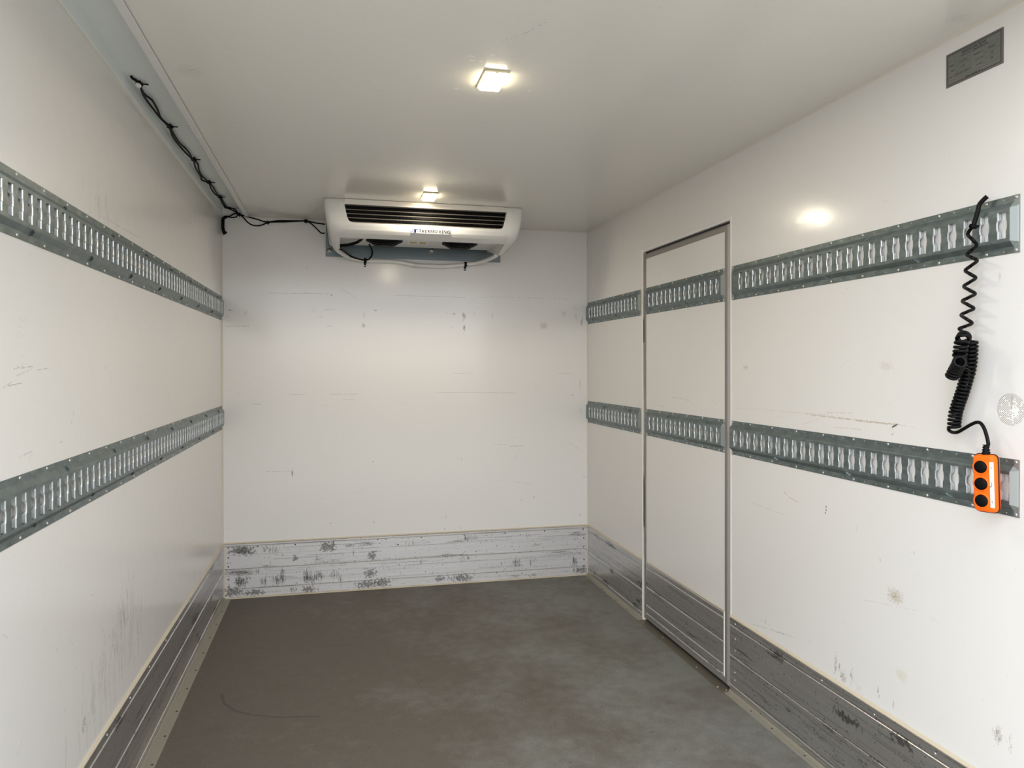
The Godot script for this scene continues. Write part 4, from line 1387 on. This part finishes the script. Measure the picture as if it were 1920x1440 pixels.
# ---------------------------------------------------------------- remote control on its coiled cord
func build_remote() -> void:
	var c := Vector3(W - 0.052, 1.0105, 2.967)
	var o := thing("remote_control", "orange hand-held remote with three black buttons hanging on black coiled cord", "remote")
	var body := Node3D.new()
	body.name = "handset"
	o.add_child(body)
	# local: x to the right as seen, y up, z out towards the viewer
	var face := Basis(Vector3.UP, -PI / 2 + 0.32) * Basis(Vector3.BACK, 0.03)
	body.transform = Transform3D(face, c)
	var hw := 0.0245
	var hh := 0.0655
	var outline := func(w: float, h: float, r: float) -> Array:
		var pts := []
		for q in [[1, 1, 0.0], [-1, 1, PI / 2], [-1, -1, PI], [1, -1, PI * 1.5]]:
			for k in 5:
				var an: float = q[2] + PI / 2 * k / 4.0
				pts.append(Vector2(q[0] * (w - r) + cos(an) * r, q[1] * (h - r) + sin(an) * r))
		return pts
	var loft := func(called: String, rings: Array, m: Material) -> void:
		var st := start(true)
		for i in rings.size() - 1:
			var pa: Array = outline.call(rings[i][0], rings[i][1], rings[i][2])
			var pb: Array = outline.call(rings[i + 1][0], rings[i + 1][1], rings[i + 1][2])
			for k in pa.size():
				var k2 := (k + 1) % pa.size()
				var q := [Vector3(pa[k].x, pa[k].y, rings[i][3]), Vector3(pa[k2].x, pa[k2].y, rings[i][3]), Vector3(pb[k2].x, pb[k2].y, rings[i + 1][3]), Vector3(pb[k].x, pb[k].y, rings[i + 1][3])]
				var cc: Vector3 = (q[0] + q[1] + q[2] + q[3]) * 0.25
				quad(st, q[0], q[1], q[2], q[3], Vector3(cc.x, cc.y * 0.4, cc.z * 2.0 if absf(rings[i][3] - rings[i + 1][3]) < 0.004 else 0.0))
		st.set_smooth_group(-1)
		for e in [[0, -1.0], [rings.size() - 1, 1.0]]:
			var pe: Array = outline.call(rings[e[0]][0], rings[e[0]][1], rings[e[0]][2])
			for k in range(1, pe.size() - 1):
				tri(st, Vector3(pe[0].x, pe[0].y, rings[e[0]][3]), Vector3(pe[k].x, pe[k].y, rings[e[0]][3]), Vector3(pe[k + 1].x, pe[k + 1].y, rings[e[0]][3]), Vector3(0, 0, e[1]))
		part(st, called, m, body)
	loft.call("rear_cover", [[hw - 0.006, hh - 0.006, 0.008, -0.017], [hw - 0.002, hh - 0.002, 0.009, -0.014], [hw, hh, 0.010, -0.004]], M.orange)
	loft.call("seam_gasket", [[hw + 0.0012, hh + 0.0016, 0.011, -0.004], [hw + 0.0016, hh + 0.002, 0.011, 0.0000]], M.rubber)
	loft.call("front_cover", [[hw, hh, 0.010, 0.0000], [hw - 0.001, hh - 0.001, 0.010, 0.010], [hw - 0.004, hh - 0.004, 0.008, 0.0145], [hw - 0.0065, hh - 0.0065, 0.006, 0.0155]], M.orange)
	for k in 3:
		var at := Vector3(-0.0045, 0.0375 - k * 0.0385, 0.0150)
		var st := start(true)
		lathe(st, [Vector2(0.0178, 0.0), Vector2(0.0172, 0.0028), Vector2(0.0150, 0.0032), Vector2(0.0138, 0.0010)], at, Vector3.BACK, 24)
		part(st, "button_collar", M.orange, body)
		st = start(true)
		lathe(st, [Vector2(0.0140, 0.0), Vector2(0.0138, 0.0030), Vector2(0.0115, 0.0048), Vector2(0.006, 0.0056), Vector2(0, 0.0058)], at, Vector3.BACK, 20)
		part(st, "button", M.black, body)
	var st := start()
	box(st, Vector3(0.0142, -0.053, 0.0130), Vector3(0.0226, 0.050, 0.0162), 0.0006)
	part(st, "label_strip", M.paper, body)
	for q in [[0.0375, 0], [-0.0005, 1], [-0.0395, 0]]:
		st = start()
		if q[1] == 0:       # arrow against a bar
			box(st, Vector3(0.0164, q[0] + 0.0035, 0.0161), Vector3(0.0204, q[0] + 0.0042, 0.0165))
			tri(st, Vector3(0.0172, q[0] - 0.001, 0.0165), Vector3(0.0196, q[0] - 0.001, 0.0165), Vector3(0.0184, q[0] + 0.002, 0.0165), Vector3.BACK)
			box(st, Vector3(0.0179, q[0] - 0.003, 0.0161), Vector3(0.0189, q[0] - 0.001, 0.0165))
		else:               # curved arrow
			var prev := Vector3.ZERO
			for k in 7:
				var an := lerpf(1.9, -1.9, k / 6.0)
				var p := Vector3(0.0165 + 0.0028 * cos(an), q[0] + 0.0060 * sin(an), 0.0164)
				if k > 0:
					tube(st, [prev, p], 0.0005, 4)
				prev = p
			tri(st, prev + Vector3(-0.0005, 0.002, 0), prev + Vector3(0.0022, 0.001, 0), prev + Vector3(-0.0008, -0.0016, 0), Vector3.BACK)
		part(st, "symbol", M.ink, body)
	st = start(true)
	var neck := []
	var nr := []
	for k in 9:
		neck.append(Vector3(0.000, hh - 0.002 + k * 0.0030, -0.001))
		nr.append((0.0105 if k % 2 == 0 else 0.0078) - k * 0.00045)
	tube(st, neck, nr, 14)
	part(st, "strain_relief", M.black, body)
	# cord: straight tail, tight coil, fold, stretched part, end
	var wire := 0.0041
	var s7 := func(x: float, y: float, off := 0.03) -> Vector3: return on_right(1700 + x / 2.1818, 340 + y / 2.1818, off)
	var s4 := func(x: float, y: float, off := 0.03) -> Vector3: return on_right(1730 + x / 6.0, 600 + y / 6.0, off)
	var top: Vector3 = body.transform * Vector3(0, hh + 0.018, -0.001)
	st = start(true)
	tube(st, spline([top, s4.call(738, 1400, 0.046), s4.call(722, 1310, 0.044), s4.call(690, 1215, 0.042), s4.call(650, 1160, 0.04), s4.call(605, 1152, 0.04), s4.call(540, 1178, 0.042), s4.call(460, 1225, 0.046), s4.call(390, 1262, 0.046), s4.call(330, 1262, 0.040), s4.call(292, 1235, 0.034), s4.call(300, 1205, 0.028)], 6), wire, 9)
	part(st, "cord_tail", M.black_cord, o)
	st = start(true)
	tube(st, coil(spline([s4.call(545, 225), s4.call(545, 300), s4.call(540, 400), s4.call(530, 500), s4.call(510, 600), s4.call(480, 700), s4.call(445, 820), s4.call(405, 930), s4.call(372, 1040), s4.call(358, 1130), s4.call(354, 1215)], 6), 0.0122, 0.0091, 14), wire, 7)
	part(st, "coiled_cord", M.black_cord, o)
	st = start(true)
	tube(st, coil(spline([s4.call(470, 190, 0.055), s4.call(455, 205, 0.068), s4.call(438, 255, 0.074), s4.call(428, 320, 0.074), s4.call(420, 385, 0.074), s4.call(412, 425, 0.072)], 6), 0.0125, 0.0098, 14), wire, 7)
	part(st, "coiled_cord", M.black_cord, o)
	st = start(true)
	tube(st, coil(spline([s4.call(420, 465, 0.092), s4.call(408, 490, 0.082), s4.call(385, 535, 0.074), s4.call(355, 590, 0.070), s4.call(330, 635, 0.068)], 6), 0.0122, 0.0091, 14), wire, 7)
	part(st, "coiled_cord", M.black_cord, o)
	# stretched part
	var up := []
	for q in [[250, 215], [286, 260], [247, 300], [288, 325], [240, 365], [282, 395], [234, 430], [280, 460], [228, 490], [274, 520], [223, 547], [267, 580], [216, 605]]:
		up.append(q)
	var zig := [s7.call(272, 182)]
	for k in up.size() - 1:
		var q = up[k]
		zig.append(s7.call(q[0], q[1], 0.03))
		var r = up[k + 1]
		var bulge := 0.046 if k % 2 == 0 else 0.020
		zig.append(s7.call((q[0] + r[0]) * 0.5, (q[1] + r[1]) * 0.5, bulge))
	zig.append(s7.call(216, 602))
	zig.append(s4.call(440, 125, 0.035))
	zig.append(s4.call(470, 150, 0.045))
	st = start(true)
	tube(st, spline(zig, 7), wire, 9)
	part(st, "stretched_cord", M.black_cord, o)
	st = start(true)
	tube(st, spline([s7.call(330, 62, 0.017), s7.call(318, 72, 0.020), s7.call(298, 95, 0.024), s7.call(290, 125, 0.026), s7.call(280, 160, 0.028), s7.call(272, 184, 0.03)], 6), wire + 0.0012, 9)
	part(st, "cord_end", M.black_cord, o)
	st = start(true)
	var g: Vector3 = s7.call(272, 184, 0.030)
	lathe(st, [Vector2(0.0, -0.006), Vector2(0.0085, -0.0045), Vector2(0.0095, 0.0), Vector2(0.0085, 0.0045), Vector2(0.0, 0.006)], g, Vector3(0.1, 0.9, 0.35).normalized(), 12)
	box(st, g + Vector3(-0.002, -0.003, -0.002), g + Vector3(0.014, 0.003, 0.004), 0.001)
	part(st, "cable_tie", M.black, o)


# ---------------------------------------------------------------- small things on the walls
func build_small_things() -> void:
	# type plate
	var a := Vector3(0, 2.0605, 2.792)
	var b := Vector3(0, 1.977, 2.9595)
	var wm := b.z - a.z
	var hm := a.y - b.y
	var cv := canvas(wm, hm, 3600.0, Color(0.44, 0.45, 0.42))
	var img: Image = cv.img
	var iw := img.get_width()
	var ih := img.get_height()
	var ink := Color(0.10, 0.09, 0.10)
	img.fill_rect(Rect2i(0, 0, iw, ih), Color(0.40, 0.39, 0.39))
	img.fill_rect(Rect2i(20, 18, iw - 40, ih - 36), ink)
	img.fill_rect(Rect2i(25, 23, iw - 50, ih - 46), Color(0.44, 0.45, 0.42))
	for y in [0.27, 0.83]:
		img.fill_rect(Rect2i(25, int(ih * y), iw - 50, 2), Color(0.28, 0.28, 0.27))
	for f in [[0.17, 0.33, 0.29], [0.17, 0.49, 0.29], [0.17, 0.65, 0.29], [0.68, 0.33, 0.28], [0.68, 0.49, 0.28], [0.68, 0.65, 0.28]]:
		var r := Rect2i(int(iw * f[0]), int(ih * f[1]), int(iw * f[2]), int(ih * 0.13))
		img.fill_rect(r, Color(0.30, 0.30, 0.29))
		img.fill_rect(r.grow(-2), Color(0.43, 0.44, 0.41))
	# lines too small to read in the photograph: rows of small strokes of the same length and place
	for f in [[0.30, 0.10, 0.42, 0.085], [0.28, 0.20, 0.46, 0.05], [0.05, 0.37, 0.11, 0.045], [0.24, 0.365, 0.14, 0.055], [0.10, 0.53, 0.05, 0.045], [0.28, 0.525, 0.07, 0.05], [0.04, 0.70, 0.12, 0.04], [0.18, 0.685, 0.27, 0.055], [0.51, 0.37, 0.15, 0.04], [0.76, 0.365, 0.13, 0.05], [0.54, 0.53, 0.12, 0.045], [0.79, 0.525, 0.06, 0.05], [0.56, 0.69, 0.09, 0.04], [0.80, 0.685, 0.02, 0.05], [0.36, 0.875, 0.28, 0.05]]:
		var x := int(iw * f[0])
		while x < iw * (f[0] + f[2]):
			var lw := 3 + rng.randi() % 3
			var hgt := int(ih * f[3] * rng.randf_range(0.8, 1.0))
			var yo := int(ih * (f[1] + f[3])) - hgt
			img.fill_rect(Rect2i(x, yo, lw, hgt), ink)
			if rng.randf() < 0.7:
				img.fill_rect(Rect2i(x, yo + (0 if rng.randf() < 0.5 else hgt / 2), 9, 3), ink)
			x += lw + 5 + (10 if rng.randf() < 0.12 else 0)
	var m := mat(Color.WHITE, 0.45, 0.2)
	m.albedo_texture = tex(cv)
	var o := thing("type_plate", "grey printed metal type plate high on the wall below the ceiling", "plate", Vector3(W, (a.y + b.y) * 0.5, (a.z + b.z) * 0.5))
	uvf = func(p: Vector3) -> Vector2: return Vector2(p.z / wm + 0.5, 0.5 - p.y / hm)
	var st := start()
	box(st, Vector3(-0.0018, -hm * 0.5, -wm * 0.5), Vector3(0.0, hm * 0.5, wm * 0.5), 0.0005)
	part(st, "printed_plate", m, o)
	uvf = null
	# round worn sticker
	var c := Vector3(W, 1.179, 2.981)
	cv = canvas(0.076, 0.076, 2400.0, Color(0.90, 0.895, 0.885))
	img = cv.img
	var n := img.get_width()
	for y in n:
		for x in n:
			var d := Vector2(x - n * 0.5, y - n * 0.5) / (n * 0.5)
			var l := d.length()
			var worn := 0.50 + 0.50 * l - (0.5 if Vector2(d.x - 0.25, d.y - 0.1).length() < 0.35 else 0.0)
			if l > 0.95:
				img.set_pixel(x, y, Color(0.66, 0.63, 0.58))
			elif (x / 6 + y / 6) % 2 == 0 and (x % 6) < 5 and (y % 6) < 5:
				if fposmod(sin(float(x / 6) * 12.9898 + float(y / 6) * 78.233) * 43758.5, 1.0) < worn:
					img.set_pixel(x, y, Color(0.52, 0.46, 0.40))
	scratch(cv, [Vector2(0.040, 0.040), Vector2(0.041, 0.070)], 0.004, Color(0.72, 0.69, 0.63), 0.9, 0.1)
	m = mat(Color.WHITE, 0.6)
	m.albedo_texture = tex(cv)
	o = thing("round_sticker", "round worn glue patch of a sticker beside the coiled cord", "sticker", c)
	uvf = func(p: Vector3) -> Vector2: return Vector2(p.z / 0.076 + 0.5, 0.5 - p.y / 0.076)
	st = start()
	lathe(st, [Vector2(0.0365, 0), Vector2(0.0365, 0.0004), Vector2(0.034, 0.0006), Vector2(0, 0.0006)], Vector3.ZERO, Vector3.LEFT, 40)
	part(st, "glue_film", m, o)
	uvf = null


# ---------------------------------------------------------------- behind the camera: yard, daylight and an added light-blocking building
func build_outside() -> void:
	var o := struct("floor_2", "pale concrete yard outside the open rear of the box")
	var st := start()
	box(st, Vector3(-30, -1.15, -30), Vector3(30, -1.05, 40))
	part(st, "slab", M.concrete, o)
	o = thing("shading_building", "plain grey building added out of view to shade the left wall", "light_blocker", Vector3(W + 6.0, -1.05, 14.0))
	st = start()  # unseen block, added to keep part of the sky off the left wall
	box(st, Vector3(0, 0, -10.6), Vector3(6.0, 4.4, 14.0))
	part(st, "wall", M.shading_grey, o)
	st = start()
	box(st, Vector3(-0.25, 4.4, -10.8), Vector3(6.2, 4.62, 14.2), 0.02)
	part(st, "roof_edge", M.alu_profile, o)
